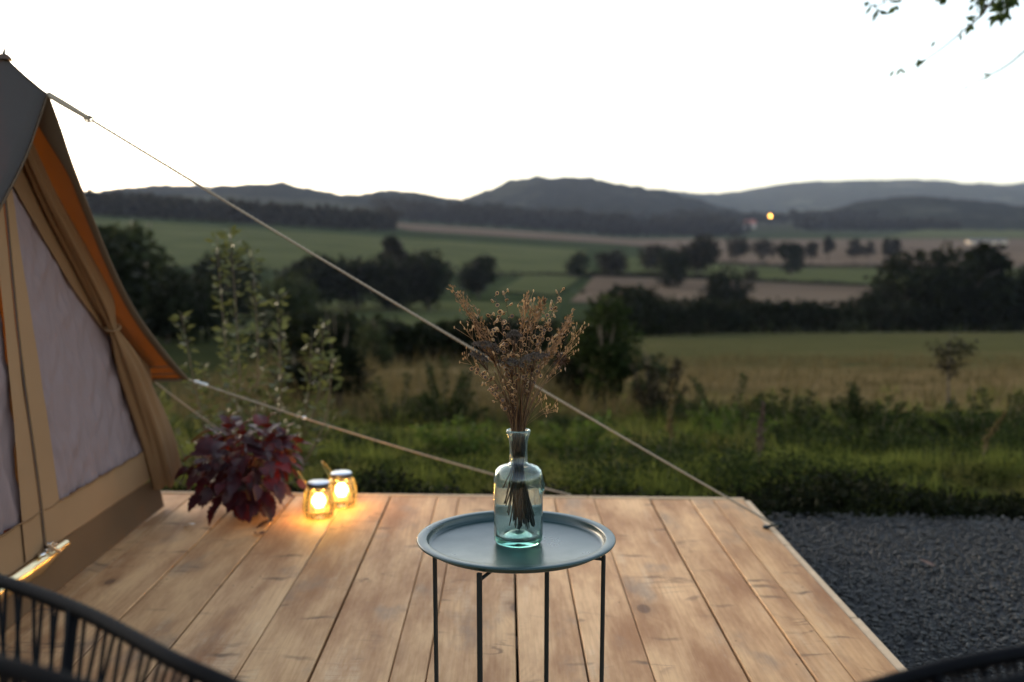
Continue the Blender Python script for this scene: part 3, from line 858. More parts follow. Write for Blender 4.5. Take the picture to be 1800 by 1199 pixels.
# sapling on the meadow
t = thing('sapling', (5.35, 11.9, terrain(5.35, 11.9)), 'slim lone sapling with a small bushy head at the near side of the meadow', 'sapling')
rgs = np.random.default_rng(9)
mb = MB(); mb.tube([(0, 0, -.05), (.01, 0, .3), (-.01, .01, .65), (0, 0, 1.08)], [.016, .014, .010, .003], 6)
for k in range(9):
    a = k * 2.4; z = .5 + k * .06
    mb.tube([(0, 0, z), (.1 * math.cos(a), .1 * math.sin(a), z + .09), (.17 * math.cos(a), .17 * math.sin(a), z + .13)], [.005, .003, .001], 4)
mb.build('trunk', M['bark'], t)
P = crown_points(460, .50, .66, .46, rgs, 14); V, F = leaf_cards(P, .05, rgs); link('crown', arr_mesh('sapling', V, F), M['leaf_brown'], t)

rgu = np.random.default_rng(88); C = []
for i in range(620):
    x, y = rgu.uniform(-3.4, 6.4), 5.3 + 6.4 * rgu.uniform(0, 1) ** 1.0
    if y < (5.15 if x < 1.3 else 5.3): continue
    nz = noise.noise(Vector((x * .55, y * .8, 4)))
    hh = .10 + .30 * max(0, nz + .25); ww = rgu.uniform(.12, .3); m = 150
    c = rgu.normal(size=(m, 3)); c /= np.linalg.norm(c, axis=1, keepdims=True)
    C.append(np.array([x, y, terrain(x, y) + hh * .45]) + c * np.array([ww, ww, hh * .6]) * rgu.uniform(.4, 1, (m, 1)))
V, F = leaf_cards(np.concatenate(C), .036, rgu, aspect=.42)
C2 = []  # dark leaves added to stand for the shade under the overhanging grass
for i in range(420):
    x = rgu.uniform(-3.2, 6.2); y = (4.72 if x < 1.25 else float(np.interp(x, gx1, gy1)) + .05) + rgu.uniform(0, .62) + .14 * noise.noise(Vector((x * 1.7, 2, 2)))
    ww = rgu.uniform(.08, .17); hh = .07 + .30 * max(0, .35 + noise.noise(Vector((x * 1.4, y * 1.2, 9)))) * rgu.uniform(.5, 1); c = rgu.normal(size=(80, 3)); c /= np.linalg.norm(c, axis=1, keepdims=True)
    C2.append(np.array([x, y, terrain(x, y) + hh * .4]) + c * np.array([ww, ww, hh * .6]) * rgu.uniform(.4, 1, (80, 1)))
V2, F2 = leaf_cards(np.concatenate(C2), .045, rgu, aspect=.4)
tag(link('undergrowth', arr_mesh('shade_growth', V2, F2), M['leaf_dark']), 'dark low growth standing in for shade under the grass, along the far deck edge and the gravel', 'undergrowth', kind='stuff')
tag(link('undergrowth', arr_mesh('undergrowth', V, F), M['weed']), 'dark leafy ground cover tangled through the grass bank', 'undergrowth', kind='stuff')

# dry plumes standing in the grass
for i, (x, y, h, lab) in enumerate(((1.05, 6.3, .62, 'pale fluffy seed plume standing in the grass right of the bottle'), (1.55, 6.0, .5, 'rusty brown dock seed stalk beside the long rope'), (3.05, 6.3, .42, 'bent straw-coloured grass stalk in the bank right of the rope'))):
    rgp = np.random.default_rng(60 + i)
    t = thing('seed_stalk', (x, y, terrain(x, y)), lab, 'plant', 'dry seed stalks in the grass')
    bend = (.16, .02)[i != 2]
    mb = MB(); mb.tube([(0, 0, -.03), (bend * .3, 0, h * .6), (bend, 0, h)], [.004, .003, .002], 5); mb.build('stem', M['stem'], t)
    n = 260; u = rgp.uniform(.45, 1.02, n)
    C = np.stack([np.interp(u, [0, .6, 1], [0, bend * .3, bend]), 0 * u, u * h], 1) + rgp.normal(size=(n, 3)) * .022 * (1.15 - u)[:, None]
    V, F = leaf_cards(C, .024, rgp, Dir=np.array([[0, 0, 1.0]])); tag(link('seed_head', arr_mesh('plume', V, F), M['drygrass'] if i != 1 else plain('dock_seed', (.055, .028, .017), .8), t), kind='stuff')

# ------------------------------------------------------------------ tall leafy shrub behind the planter
t = thing('tall_shrub', (-1.62, 5.6, terrain(-1.62, 5.6)), 'tall airy shrub with upright leafy shoots behind the red-leaved plant and tent corner', 'shrub')
rgs = np.random.default_rng(14); LC = []; LD = []
z0 = terrain(-1.62, 5.6)
def shoot(mb, pts, r0, dens, lsz):
    sp = spline(pts, 10); n = len(sp)
    mb.tube(sp, [r0 * (1 - .85 * i / n) for i in range(n)], 5)
    L = sum((sp[i + 1] - sp[i]).length for i in range(n - 1)); m = int(L * dens)
    for k in range(m):
        u = .22 + .78 * k / m; i = min(n - 2, int(u * (n - 1))); p = sp[i].lerp(sp[i + 1], u * (n - 1) - i)
        for s in (0, 1):
            a = k * 2.1 + s * 3.14 + rgs.normal() * .4
            LC.append(p + Vector((math.cos(a) * .012, math.sin(a) * .012, 0))); LD.append((math.cos(a), math.sin(a), .28 + rgs.normal() * .25))
SH = [(-.02, .25, 1.50), (.10, .1, 1.56), (.26, -.05, 1.44), (.62, .1, 1.02), (.42, -.15, 1.02), (-.16, .0, 1.08), (.34, .2, 1.18), (.70, -.1, .84), (.52, .25, .92), (.15, -.2, .95), (-.28, -.1, .62), (-.36, -.25, .50)]
for i, (dx, dy, hh) in enumerate(SH):
    b = Vector((dx * .35 + .06, dy * .4, -.05)); e = Vector((dx - .05, dy, hh))
    mb = MB(); mid = b.lerp(e, .5) + Vector((dx * .16, 0, .05))
    shoot(mb, [b, mid, e], .007, 34, .05)
    for q in range(3 if hh > .8 else 2):
        st = b.lerp(e, .12 + .13 * q) + Vector((dx * .1, 0, 0)); a = rgs.uniform(0, 6.28)
        shoot(mb, [st, st + Vector((math.cos(a) * .1, math.sin(a) * .08, .1)), st + Vector((math.cos(a) * .17, math.sin(a) * .12, .22))], .0035, 34, .04)
    mb.build('stem', M['stem'], t)
V, F = leaf_cards(np.array([c[:] for c in LC]), .062, rgs, aspect=.42, Dir=np.array(LD))
tag(link('foliage', arr_mesh('shrub_leaves', V, F), M['leaf_shrub'], t), kind='stuff')

# ------------------------------------------------------------------ deck
deck = thing('wooden_deck', (0, 1.7, -.22), 'light brown deck of rough sawn boards carrying the tent and the table', 'deck')
DZ = .22
seams = [-4.4, -4.18, -3.95, -3.74, -3.5, -3.29, -3.05, -2.84, -2.6, -2.38, -2.16, -1.93, -1.69, -1.47, -1.225, -.992, -.744, -.541, -.321, -.220, .031, .224, .405, .664, .845, .949, 1.092]
gaps = {-.541: .008, .031: .009, .664: .009, .845: .005, .224: .006, -.992: .006}
random.seed(4)
for i, (a, b) in enumerate(zip(seams, seams[1:])):
    ga = gaps.get(a, .0035) / 2; gb = gaps.get(b, .0035) / 2
    if i == len(seams) - 2: gb = 0
    xm = (a + b) / 2; w2 = (b - a) / 2
    yf = 4.535 - .049 * xm - 1.7; yn = -.9 - 1.7 + random.uniform(-.02, .02)
    dz = random.uniform(-.003, .0); n = 28
    mb = MB(); rows = []
    for j in range(n + 1):
        y = yn + (yf - yn) * j / n
        wl = .0016 * noise.noise(Vector((a * 9, y * 1.3, 1))); wr = .0016 * noise.noise(Vector((b * 9, y * 1.3, 1)))
        cup = .0012 * math.sin(i * 2.1)
        zz = dz + .0012 * noise.noise(Vector((xm * 5, y * .8, 2)))
        xl = -w2 + ga + wl; xr = w2 - gb + wr; e = .003
        rows.append([(xl, y, -.032), (xl, y, zz - e), (xl + e, y, zz), (0, y, zz + cup), (xr - e, y, zz), (xr, y, zz - e), (xr, y, -.032)])
    mb.grid(rows, closed_u=True)
    m = 7; mb.f.append(tuple(range(m - 1, -1, -1))); mb.f.append(tuple(n * m + k for k in range(m)))
    link('plank', mb.mesh('plank', False), M['wood'], deck, (xm, 0, DZ))
# bleached strips along the right edge, a thin batten along the far edge, joists beneath
ys_ = [-2.6, .55, 1.36, 2.12, 2.79]
for y0, y1 in zip(ys_, ys_[1:]):
    mb = MB(); mb.box((1.094, y0 + .003, DZ - .034), (1.122 + random.uniform(-.003, .003), y1 - .003, DZ - .004 + random.uniform(-.002, .002)))
    bevel(mb.build('edge_strip', M['bleached'], deck, False), .004)
xs_ = [-4.4, -2.2, -.75, .38, 1.10]
for x0, x1 in zip(xs_, xs_[1:]):
    mb = MB(); y0 = 4.536 - .049 * x0 - 1.7; y1 = 4.536 - .049 * x1 - 1.7
    mb.add([(x0 + .002, y0 + .004, 0), (x1 - .002, y1 + .004, 0), (x1 - .002, y1 + .026, 0), (x0 + .002, y0 + .026, 0)] + [(x0 + .002, y0 + .004, DZ + .003), (x1 - .002, y1 + .004, DZ + .003), (x1 - .002, y1 + .026, DZ + .003), (x0 + .002, y0 + .026, DZ + .003)],
           [(3, 2, 1, 0), (4, 5, 6, 7), (0, 1, 5, 4), (1, 2, 6, 5), (2, 3, 7, 6), (3, 0, 4, 7)])
    bevel(mb.build('end_batten', M['bleached'], deck, False), .003)
for y in (-2.4, -1.2, 0, 1.2, 2.4):
    mb = MB(); mb.box((-4.35, y, 0), (1.06, y + .09, DZ - .036)); mb.build('joist', M['joist'], deck, False)
mb = MB(); mb.box((1.062, -2.6, 0), (1.09, 2.7, DZ - .036)); mb.build('fascia', M['joist'], deck, False)

# ------------------------------------------------------------------ tent
YC = 3.215; TX = -1.6
tent = thing('canvas_tent', (TX, YC, 0), 'beige canvas glamping tent with orange-lit awning and mesh front at the left', 'tent')
T0 = Vector((TX, YC, 0))
def wallx(z): return -1.55 - .055 * z
PROFILE = [(0.0, 1.655), (.085, 1.545), (.18, 1.425), (.39, 1.215), (.60, 1.02), (.785, .875), (1.05, .705), (1.30, .56)]   # (|y-YC|, z) of the roof
def roofz(d): return float(np.interp(d, [p[0] for p in PROFILE], [p[1] for p in PROFILE]))
def roofy(z): return float(np.interp(-z, [-p[1] for p in PROFILE], [p[0] for p in PROFILE]))
sp = spline([(p[0], 0, p[1]) for p in PROFILE], 5)
def roof(side, mat, x_in, name, lift=0.0, xe=None):
    mb = MB(); rows = []
    for p in sp:
        xo = -1.462 + (.012 * math.sin(p.z * 5))
        row = []
        for k, x in enumerate((xo, xo - .04, xo - .08, -1.578, -1.62, -1.7, -2.0, -2.5, -3.2, -4.2)):
            if x < x_in: break
            # the ridge climbs from the awning tip to the pole, then runs level
            rise = .112 * min(1, max(0, (-1.46 - x) / .118)) * max(0, 1 - p.x / .9)
            sag = -.015 * math.sin(math.pi * min(1, p.x / 1.3)) * (x < -1.75)
            wr = .004 * noise.noise(Vector((x * 6, p.x * 5 * side, p.z * 5)))
            row.append((x - TX, side * p.x, p.z + rise + sag + wr + lift))
        rows.append(row)
    mb.grid(rows)
    o = mb.build(name, mat, tent)
    md = o.modifiers.new('thick', 'SOLIDIFY'); md.thickness = .002; md.offset = 0
    return o
roof(1, M['canvas'], -9, 'roof_panel')
roof(-1, M['canvas'], -9, 'roof_panel')
# dark hem along the awning edge and the reinforcing patch at its tip
for side in (1, -1):
    mb = MB(); rows = []
    for p in sp:
        xo = -1.462 + (.012 * math.sin(p.z * 5))
        wdt = .024 + .10 * sstep(.22, .02, p.x)
        rows.append([(xo + .004 - TX, side * p.x, p.z + .004), (xo + .004 - TX, side * (p.x - .004), p.z - .007), (xo - wdt - TX, side * (p.x - .004), p.z - .006 + .112 * min(1, max(0, (-1.46 - xo + wdt) / .118)) * max(0, 1 - p.x / .9))])
    mb.grid(rows); mb.build('hem', M['canvas_hem'], tent)
mb = MB(); mb.grid([[(-1.475 - TX, 1.302, .572), (-1.6 - TX, 1.302, .572), (-2.6 - TX, 1.302, .572), (-4.2 - TX, 1.302, .572)], [(-1.475 - TX, 1.285, .548), (-1.6 - TX, 1.285, .548), (-2.6 - TX, 1.285, .548), (-4.2 - TX, 1.285, .548)]])
mb.build('eave_band', M['canvas_hem'], tent)
# seam lines on the awning underside near the eave corner
for d in (1.17, 1.24):
    mb = MB(); z = roofz(d) - .006
    mb.tube([(-1.475 - TX, d, z + .003), (-1.56 - TX, d - .004, z), (-1.64 - TX, d, z)], .0035, 5); mb.build('seam', M['canvas_hem'], tent)
# side walls and back wall
for side in (1, -1):
    mb = MB(); mb.grid([[(x - TX, side * (1.17 + .02 * math.sin(x * 9)), z) for x in np.linspace(-1.62, -4.2, 12)] for z in (.0, .15, .35, .66)])
    mb.build('side_wall', M['curtain'], tent)
mb = MB(); mb.grid([[(-4.15 - TX, s * d, z) for s, d, z in [(-1, 1.17, 0)] + [(-1, p[0], p[1]) for p in reversed(PROFILE)] + [(1, p[0], p[1]) for p in PROFILE[1:]] + [(1, 1.17, 0)]], [(-4.15 - TX, (q - 8) * .1, 0) for q in range(17)]])
mb.build('back_wall', M['curtain'], tent)
# front wall: groundsheet, mud wall, mesh panels, zip strip
def front(name, mat, y0f, y1f, z0, z1f, nu, nv, off, wr=0.0, wscale=8.0, seed=0, streak=False):
    mb = MB(); rows = []
    for j in range(nv + 1):
        row = []
        for i in range(nu + 1):
            u = i / nu
            zt = z1f(y0f(z0) + (y1f(z0) - y0f(z0)) * u) if callable(z1f) else z1f
            z = z0 + (zt - z0) * j / nv
            y = y0f(z) + (y1f(z) - y0f(z)) * u
            w = 0
            if wr:
                w = wr * noise.noise(Vector((y * wscale + seed, z * wscale * .8 - y * wscale * .6, seed))) + wr * .55 * noise.noise(Vector((y * wscale * 2.7 + z * 6, z * wscale * 1.4, seed + 4)))
                if streak:
                    w += wr * 1.5 * noise.noise(Vector((y * 26 + z * 5, z * 2.0, seed + 9))) * sstep(.85, .3, z)
            row.append((wallx(z) + off + w - TX, y - YC, z))
        rows.append(row)
    mb.grid(rows)
    return mb.build(name, mat, tent)
K = lambda v: (lambda z: v)
ymax = lambda z: YC + min(1.17, roofy(max(z, .58)) - .03)
ymin = lambda z: YC - min(1.17, roofy(max(z, .58)) - .03)
mb = MB(); mb.grid([[(-1.535 + .004 * noise.noise(Vector((y * 5, 0, 0))) - TX, y, .002) for y in np.linspace(-1.25, 1.16, 40)],
                    [(-1.548 + .006 * noise.noise(Vector((y * 5, 1, 0))) - TX, y, .07) for y in np.linspace(-1.25, 1.16, 40)],
                    [(-1.553 + .003 * noise.noise(Vector((y * 5, 2, 0))) - TX, y, .149) for y in np.linspace(-1.25, 1.16, 40)]])
mb.build('groundsheet_wall', M['mud'], tent)
front('mud_wall', M['tan'], K(2.0), K(YC + 1.16), .150, .285, 90, 5, .004, .004, 6, 2)
front('mesh_panel', M['mesh_cloth'], lambda z: 3.385 - .105 * sstep(.2, 1.5, z), ymax, .28, 1.52, 150, 150, -.007, .010, 12, 3, True)
front('mesh_panel', M['mesh_cloth'], ymin, lambda z: 3.150 + .03 * z, .28, 1.52, 80, 100, -.007, .010, 12, 6, True)
front('gable_edge', M['curtain'], lambda z: YC + min(1.02, roofy(z) - .13), lambda z: YC + min(1.18, roofy(z) + .06), .28, 1.60, 10, 60, .004, .003, 6, 21)
front('gable_edge', M['curtain'], lambda z: YC - min(1.18, roofy(z) + .06), lambda z: YC - min(1.02, roofy(z) - .13), .28, 1.60, 10, 60, .004, .003, 6, 22)
zl = lambda z: 3.120 + .032 * z
zr = lambda z: 3.395 - .105 * sstep(.2, 1.5, z)
zmid = lambda z: 3.245 - .012 * z + .012 * math.sin(z * 5.2) * (1.3 - .6 * z)
front('door_flap', M['tan'], lambda z: zmid(z) + .004, zr, .158, 1.56, 16, 60, .012, .004, 5, 11)
front('door_flap', M['tan'], zl, lambda z: zmid(z) - .004, .158, 1.56, 16, 60, .012, .004, 5, 12)
front('zip', M['zip'], lambda z: zmid(z) - .006, lambda z: zmid(z) + .006, .16, 1.55, 2, 60, .0155)
mb = MB(); mb.tube([(wallx(z) + .017 - TX, zmid(z) + .007 - YC, z) for z in np.linspace(.16, 1.55, 60)], .0035, 5); mb.build('flap_piping', M['tan'], tent)
# upper gable above the flaps, in the shade of the awning
mb = MB(); mb.tube([(wallx(.286) + .012 - TX, y, .287 + .003 * math.sin(y * 40)) for y in np.linspace(-1.1, 1.14, 80)], .0032, 5); mb.build('seam', M['curtain'], tent)
# door clip and shiny sill at the foot of the zip
mb = MB(); rows = []
for i in range(40):
    y = 2.15 + 1.24 * i / 39; cr = .010 * noise.noise(Vector((y * 22, 3, 0))) * sstep(2.8, 3.3, y)
    x = -1.546 - TX; tp = 1 - .55 * sstep(3.2, 3.39, y)
    rows.append([(x + .012, y - YC, .146 - .05 * tp + cr), (x + .024 + cr, y - YC, .146 - .028 * tp), (x + .018 + cr * .5, y - YC, .150), (x + .002, y - YC, .154)])
mb.grid(rows); mb.build('door_sill', M['sill'], tent)
clip = MB(); cy = 3.255 - YC; cx = wallx(.17) + .03 - TX
clip.box((cx - .008, cy - .035, .158), (cx + .006, cy + .045, .172)); clip.box((cx, cy - .012, .150), (cx + .010, cy + .012, .186))
clip.tube([(cx + .004, cy - .03, .19), (cx + .014, cy, .162), (cx + .02, cy + .035, .142)], .006, 8)
o = clip.build('door_clip', M['chrome'], tent, False); bevel(o, .002)
mb = MB(); mb.lathe([(.001, -.006), (.012, -.006), (.014, 0), (.012, .006), (.001, .006)], 12, (cx, cy - .06, .162)); mb.build('door_clip', M['chrome'], tent)
# gathered door curtain: rolled along the roof edge, tied, then falling to the deck
cl = spline([(.075, 1.60, .020), (.165, 1.47, .026), (.30, 1.31, .030), (.49, 1.12, .033), (.64, .96, .034), (.715, .845, .016), (.80, .73, .040), (.93, .55, .066), (1.08, .33, .090), (1.16, .14, .100)], 9)
mb = MB(); rows = []
for i, p in enumerate(cl):
    s = i / (len(cl) - 1); row = []; wd = p.z
    nx = Vector((cl[min(i + 1, len(cl) - 1)].x - cl[max(i - 1, 0)].x, cl[min(i + 1, len(cl) - 1)].y - cl[max(i - 1, 0)].y, 0)); nx.normalize()
    side = Vector((-nx.y, nx.x))                     # across the roll, in the wall plane (y,z)
    for k in range(36):
        a = 2 * math.pi * k / 36
        pl = 1 + .16 * math.sin(a * 5 + s * 3) + .10 * math.sin(a * 9 - s * 7)
        c_, s_ = math.cos(a) * wd * pl, math.sin(a) * min(wd, .05) * pl
        y = p.x + side.x * c_; z = p.y + side.y * c_
        row.append((wallx(z) + .040 + s_ - TX, y, z))
    rows.append(row)
mb.grid(rows, closed_u=True); mb.build('rolled_curtain', M['curtain'], tent)
mb = MB(); mb.tube([(wallx(.845) + .04 - TX + .030 * math.cos(a), .715 + .018 * math.sin(a), .845 + .012 * math.sin(a)) for a in np.linspace(0, 6.28, 17)[:-1]], .004, 6, closed=True); mb.build('curtain_tie', M['tan'], tent)
# pole with its spike
mb = MB(); px = -1.580 - TX
mb.tube([(px, 0, 1.60), (px, 0, 1.768)], .010, 10); mb.build('pole', M['bark'], tent)
mb = MB(); mb.tube([(px, 0, 1.760), (px + .001, 0, 1.774), (px + .004, 0, 1.792)], [.010, .0055, .0025], 8); mb.build('pole_spike', M['steel'], tent)
mb = MB(); mb.lathe([(.001, 1.774), (.012, 1.773), (.020, 1.766), (.026, 1.755)], 14, (px, 0, 0)); mb.build('pole_cap', M['canvas'], tent)

# guy ropes
def twist(pts, r, n=6, pitch=.012):
    mb = MB(); pts = [Vector(p) for p in pts]; sp = []
    L = sum((b - a).length for a, b in zip(pts, pts[1:])); N = max(40, int(L / .006))
    cum = [0]
    for a, b in zip(pts, pts[1:]): cum.append(cum[-1] + (b - a).length)
    for i in range(N + 1):
        d = L * i / N
        k = max(0, min(len(pts) - 2, int(np.searchsorted(cum, d) - 1)))
        sp.append(pts[k].lerp(pts[k + 1], (d - cum[k]) / (cum[k + 1] - cum[k])))
    mb.tube(sp, [r * (1 + .18 * math.sin(i * 2.1)) for i in range(N + 1)], n)
    return mb
def sagline(a, b, sag, n=30):
    a, b = Vector(a), Vector(b)
    return [a.lerp(b, i / n) - Vector((0, 0, sag * 4 * (i / n) * (1 - i / n))) for i in range(n + 1)]
A = Vector((-1.452, 3.222, 1.652)); Bp = Vector((1.128, 4.04, .004)); q = A.lerp(Bp, .047)
t = thing('guy_rope', A, 'long beige rope from the awning tip down to the right edge of the deck', 'rope', 'guy ropes of the tent')
twist([p - A for p in sagline(q, Bp, .012)], .0043).build('cord', M['rope'], t)
mb = MB(); e = Vector((0, .006, .003))
for s in (-1, 1): mb.tube([e * s, (q - A) * .3 + e * s * 1.3, (q - A) * .97 + e * s * .6], .0058, 6)
mb.build('loop', M['rope'], t)
mb = MB(); mb.tube([(q - A) * .93 + Vector((.014 * math.cos(a), 0, .009 * math.sin(a) - .002)) for a in np.linspace(0, 6.28, 13)[:-1]], .003, 6, closed=True); mb.build('slider', M['bark'], t)
A = Vector((-1.452, YC + 1.30, .556)); Bp = Vector((.30, 4.53, .01))
t = thing('guy_rope', A, 'beige rope from the eave corner running low behind the bottle', 'rope', 'guy ropes of the tent')
twist([p - A for p in sagline(A, Bp, .02)], .0042).build('cord', M['rope'], t)
mb = MB(); q = A.lerp(Bp, .05) - A; mb.tube([q * .3, q], .007, 8)
q2 = A.lerp(Bp, .30) - A; mb.tube([q2 * .98 - Vector((0, 0, .016)), q2 * 1.01 - Vector((0, 0, .015))], .008, 8); mb.build('slider', plain('pale_slider', (.6, .6, .58), .4), t)
A = Vector((-1.6, YC + 1.285, .545)); Bp = Vector((-1.47, 6.5, -.37))
t = thing('guy_rope', A, 'short rope from behind the curtain into the leafy shrub', 'rope', 'guy ropes of the tent')
twist([p - A for p in sagline(A, Bp, .01)], .0042).build('cord', M['rope'], t)
# peg at the deck edge
t = thing('rope_hook', (1.128, 4.04, 0), 'dark metal hook holding the long rope on the right deck edge', 'hook')
mb = MB(); mb.tube(spline([(-.06, -.02, .006), (-.02, -.006, .010), (.012, .004, .014), (.02, .012, .004), (.004, .016, -.004)], 6), .006, 8); mb.build('shank', M['steel'], t)
mb = MB(); mb.lathe([(.001, .012), (.014, .012), (.016, .004), (.012, 0)], 12, (-.05, -.016, 0)); mb.build('screw_plate', M['steel'], t)

# ------------------------------------------------------------------ red-leaved plant in its pot
plant = thing('red_leaved_plant', (-1.135, 4.25, 0), 'bushy potted plant with dark maroon leaves at the tent corner', 'plant')
mb = MB(); mb.lathe([(.001, 0), (.055, 0), (.070, .12), (.076, .125), (.076, .14), (.068, .14), (.066, .11), (.001, .11)], 28); mb.build('pot', M['terracotta'], plant)
mb = MB(); mb.lathe([(.067, .115), (.04, .122), (.001, .125)], 20); mb.build('soil', plain('potting_soil', (.02, .015, .01), .95), plant)
lm = [leaf_outline(.105, .072, 1, .20 + .1 * k, .22, 10) for k in range(4)]
lmesh = []
for k, m in enumerate(lm):
    me = m.mesh('leaf'); me.materials.append(M['coleus']); lmesh.append(me)
rgl = np.random.default_rng(31); stems = MB()
for i in range(300):
    th = rgl.uniform(0, 6.283); ph = math.acos(rgl.uniform(-.55, 1))
    rad = rgl.uniform(.62, 1.0) if i > 60 else rgl.uniform(.35, .7)
    lump = 1 + .22 * noise.noise(Vector((math.cos(th) * 1.5, math.sin(th) * 1.5, ph * 1.5)))
    p = Vector((math.sin(ph) * math.cos(th) * .245 * lump, math.sin(ph) * math.sin(th) * .22 * lump, .20 + math.cos(ph) * (.19 if ph < 1.57 else .28) * lump)) * 1
    p = Vector((p.x * rad, p.y * rad, .2 + (p.z - .2) * rad)); p.z = max(p.z, .06)
    d = Vector((math.cos(th) * (.75 + .3 * math.sin(ph)), math.sin(th), -.55 + .75 * math.cos(ph) + rgl.normal() * .25)).normalized()
    if p.z < .15:
        p.z = rgl.uniform(.075, .15); d = Vector((math.cos(th) * .8, math.sin(th) * .8, -.42 + rgl.normal() * .1)).normalized()
        if i % 2: p.x *= .62; p.y *= .62
    s = rgl.uniform(.5, .88)
    nrm = Vector((math.cos(th) * .5, math.sin(th) * .5, .9)) + Vector(rgl.normal(size=3)) * .35
    xax = d.cross(nrm).normalized(); zax = xax.cross(d).normalized()
    o = link('leaf', lmesh[i % 4], None, plant)
    o.matrix_local = Matrix.Translation(p) @ Matrix((xax, d, zax)).transposed().to_4x4() @ Matrix.Scale(s, 4)
    if i % 6 == 0: stems.tube([(0, 0, .15), p * .5 + Vector((0, 0, .12)), p], [.005, .004, .002], 5)
for dx, dy, hh in ((-.07, 0, .42), (-.02, .05, .38), (.10, .0, .42), (.16, .05, .36), (-.14, .02, .33)):
    stems.tube([(0, 0, .15), (dx * .6, dy, hh * .6), (dx, dy, hh)], [.006, .004, .002], 5)
    for k in range(6):
        a = k * 2.4; d = Vector((math.cos(a) * .7, math.sin(a) * .7, .75)).normalized(); xax = d.cross(Vector((0, 0, 1))).normalized(); zax = xax.cross(d)
        o = link('leaf', lmesh[k % 4], None, plant)
        o.matrix_local = Matrix.Translation((dx, dy, hh - .02 * k)) @ Matrix((xax, d, zax)).transposed().to_4x4() @ Matrix.Scale(.55 + .07 * k, 4)
stems.build('stem', plain('maroon_stem', (.08, .02, .02), .6), plant)
for x, y, a, s, lab in ((-.975, 4.10, 2.2, .8, 'dark red fallen leaf on the deck left of the front lantern'), (-.985, 3.92, .7, .6, 'small dark red leaf scrap on the deck, nearest to the camera'), (-1.30, 4.05, 1.2, .5, 'pale dry leaf on the deck at the tent corner')):
    o = link('fallen_leaf', lmesh[1].copy() if 'pale' in lab else lmesh[1], None, None, (x, y, .012), (.1, .15, a), s)
    tag(o, lab, 'leaf', 'leaves fallen on the deck')
    if 'pale' in lab: o.data.materials[0] = plain('pale_dry_leaf', (.62, .55, .47), .6)

# ------------------------------------------------------------------ lanterns
def lantern(loc, label, s, rz):
    t = thing('jar_lantern', loc, label, 'lantern', 'wire-caged jar lanterns', rz)
    prof = [(.001, .004), (.050, .004), (.060, .012), (.0680, .042), (.0670, .066), (.0610, .100), (.053, .128), (.047, .140)]
    mb = MB(); mb.lathe([(r * s, z * s) for r, z in prof], 32); mb.build('glass_jar', M['jar'], t)
    for k in range(16):
        a = 2 * math.pi * k / 16
        mb = MB(); mb.tube([((r + .0025) * s * math.cos(a), (r + .0025) * s * math.sin(a), z * s) for r, z in prof[1:]], .0013, 5)
        mb.build('cage_wire', M['wire'], t)
    for r, z in ((.053, .003), (.0705, .042), (.0665, .078), (.0550, .128)):
        mb = MB(); mb.tube([(r * s * math.cos(a), r * s * math.sin(a), z * s) for a in np.linspace(0, 2 * math.pi, 41)[:-1]], .0015, 5, closed=True); mb.build('cage_ring', M['wire'], t)
    mb = MB(); mb.lathe([(r * s, z * s) for r, z in [(.001, .161), (.044, .161), (.047, .158)]], 28); l = mb.build('lid', M['lid'], t)
    mb = MB(); mb.lathe([(r * s, z * s) for r, z in [(.0475, .1585), (.0485, .155), (.0485, .140), (.046, .138), (.001, .138)]], 28); mb.build('lid_rim', M['lidrim'], l)
    mb = MB(); mb.tube([(-.047 * s + -.05 * s * math.sin(a) * .8, .047 * s * math.cos(a), (.15 + .062 * math.sin(a)) * s) for a in np.linspace(0, math.pi, 20)], .0014, 5); mb.build('handle', M['wire'], t)
    mb = MB(); mb.lathe([(r * s, z * s) for r, z in [(.001, .046), (.018, .050), (.028, .064), (.030, .078), (.025, .094), (.014, .108), (.012, .114)]], 20); b = mb.build('bulb', M['bulb'], t)
    mb = MB(); mb.lathe([(r * s, z * s) for r, z in [(.0125, .113), (.013, .138)]], 14); mb.build('socket', M['lidrim'], t)
    ld = bpy.data.lights.new('bulb_light', 'POINT'); ld.energy = 4.6; ld.color = (1.0, .50, .11); ld.shadow_soft_size = .034 * s
    lo = bpy.data.objects.new('bulb_light', ld); COL.objects.link(lo); lo.parent = t; lo.location = (0, 0, .075 * s)
    return t
lantern((-.805, 4.185, .0), 'glowing wire-caged jar lantern in front, nearer to the red-leaved plant', 1.0, .3)
lantern((-.738, 4.372, .0), 'glowing wire-caged jar lantern behind, at the far deck edge', .98, .1)

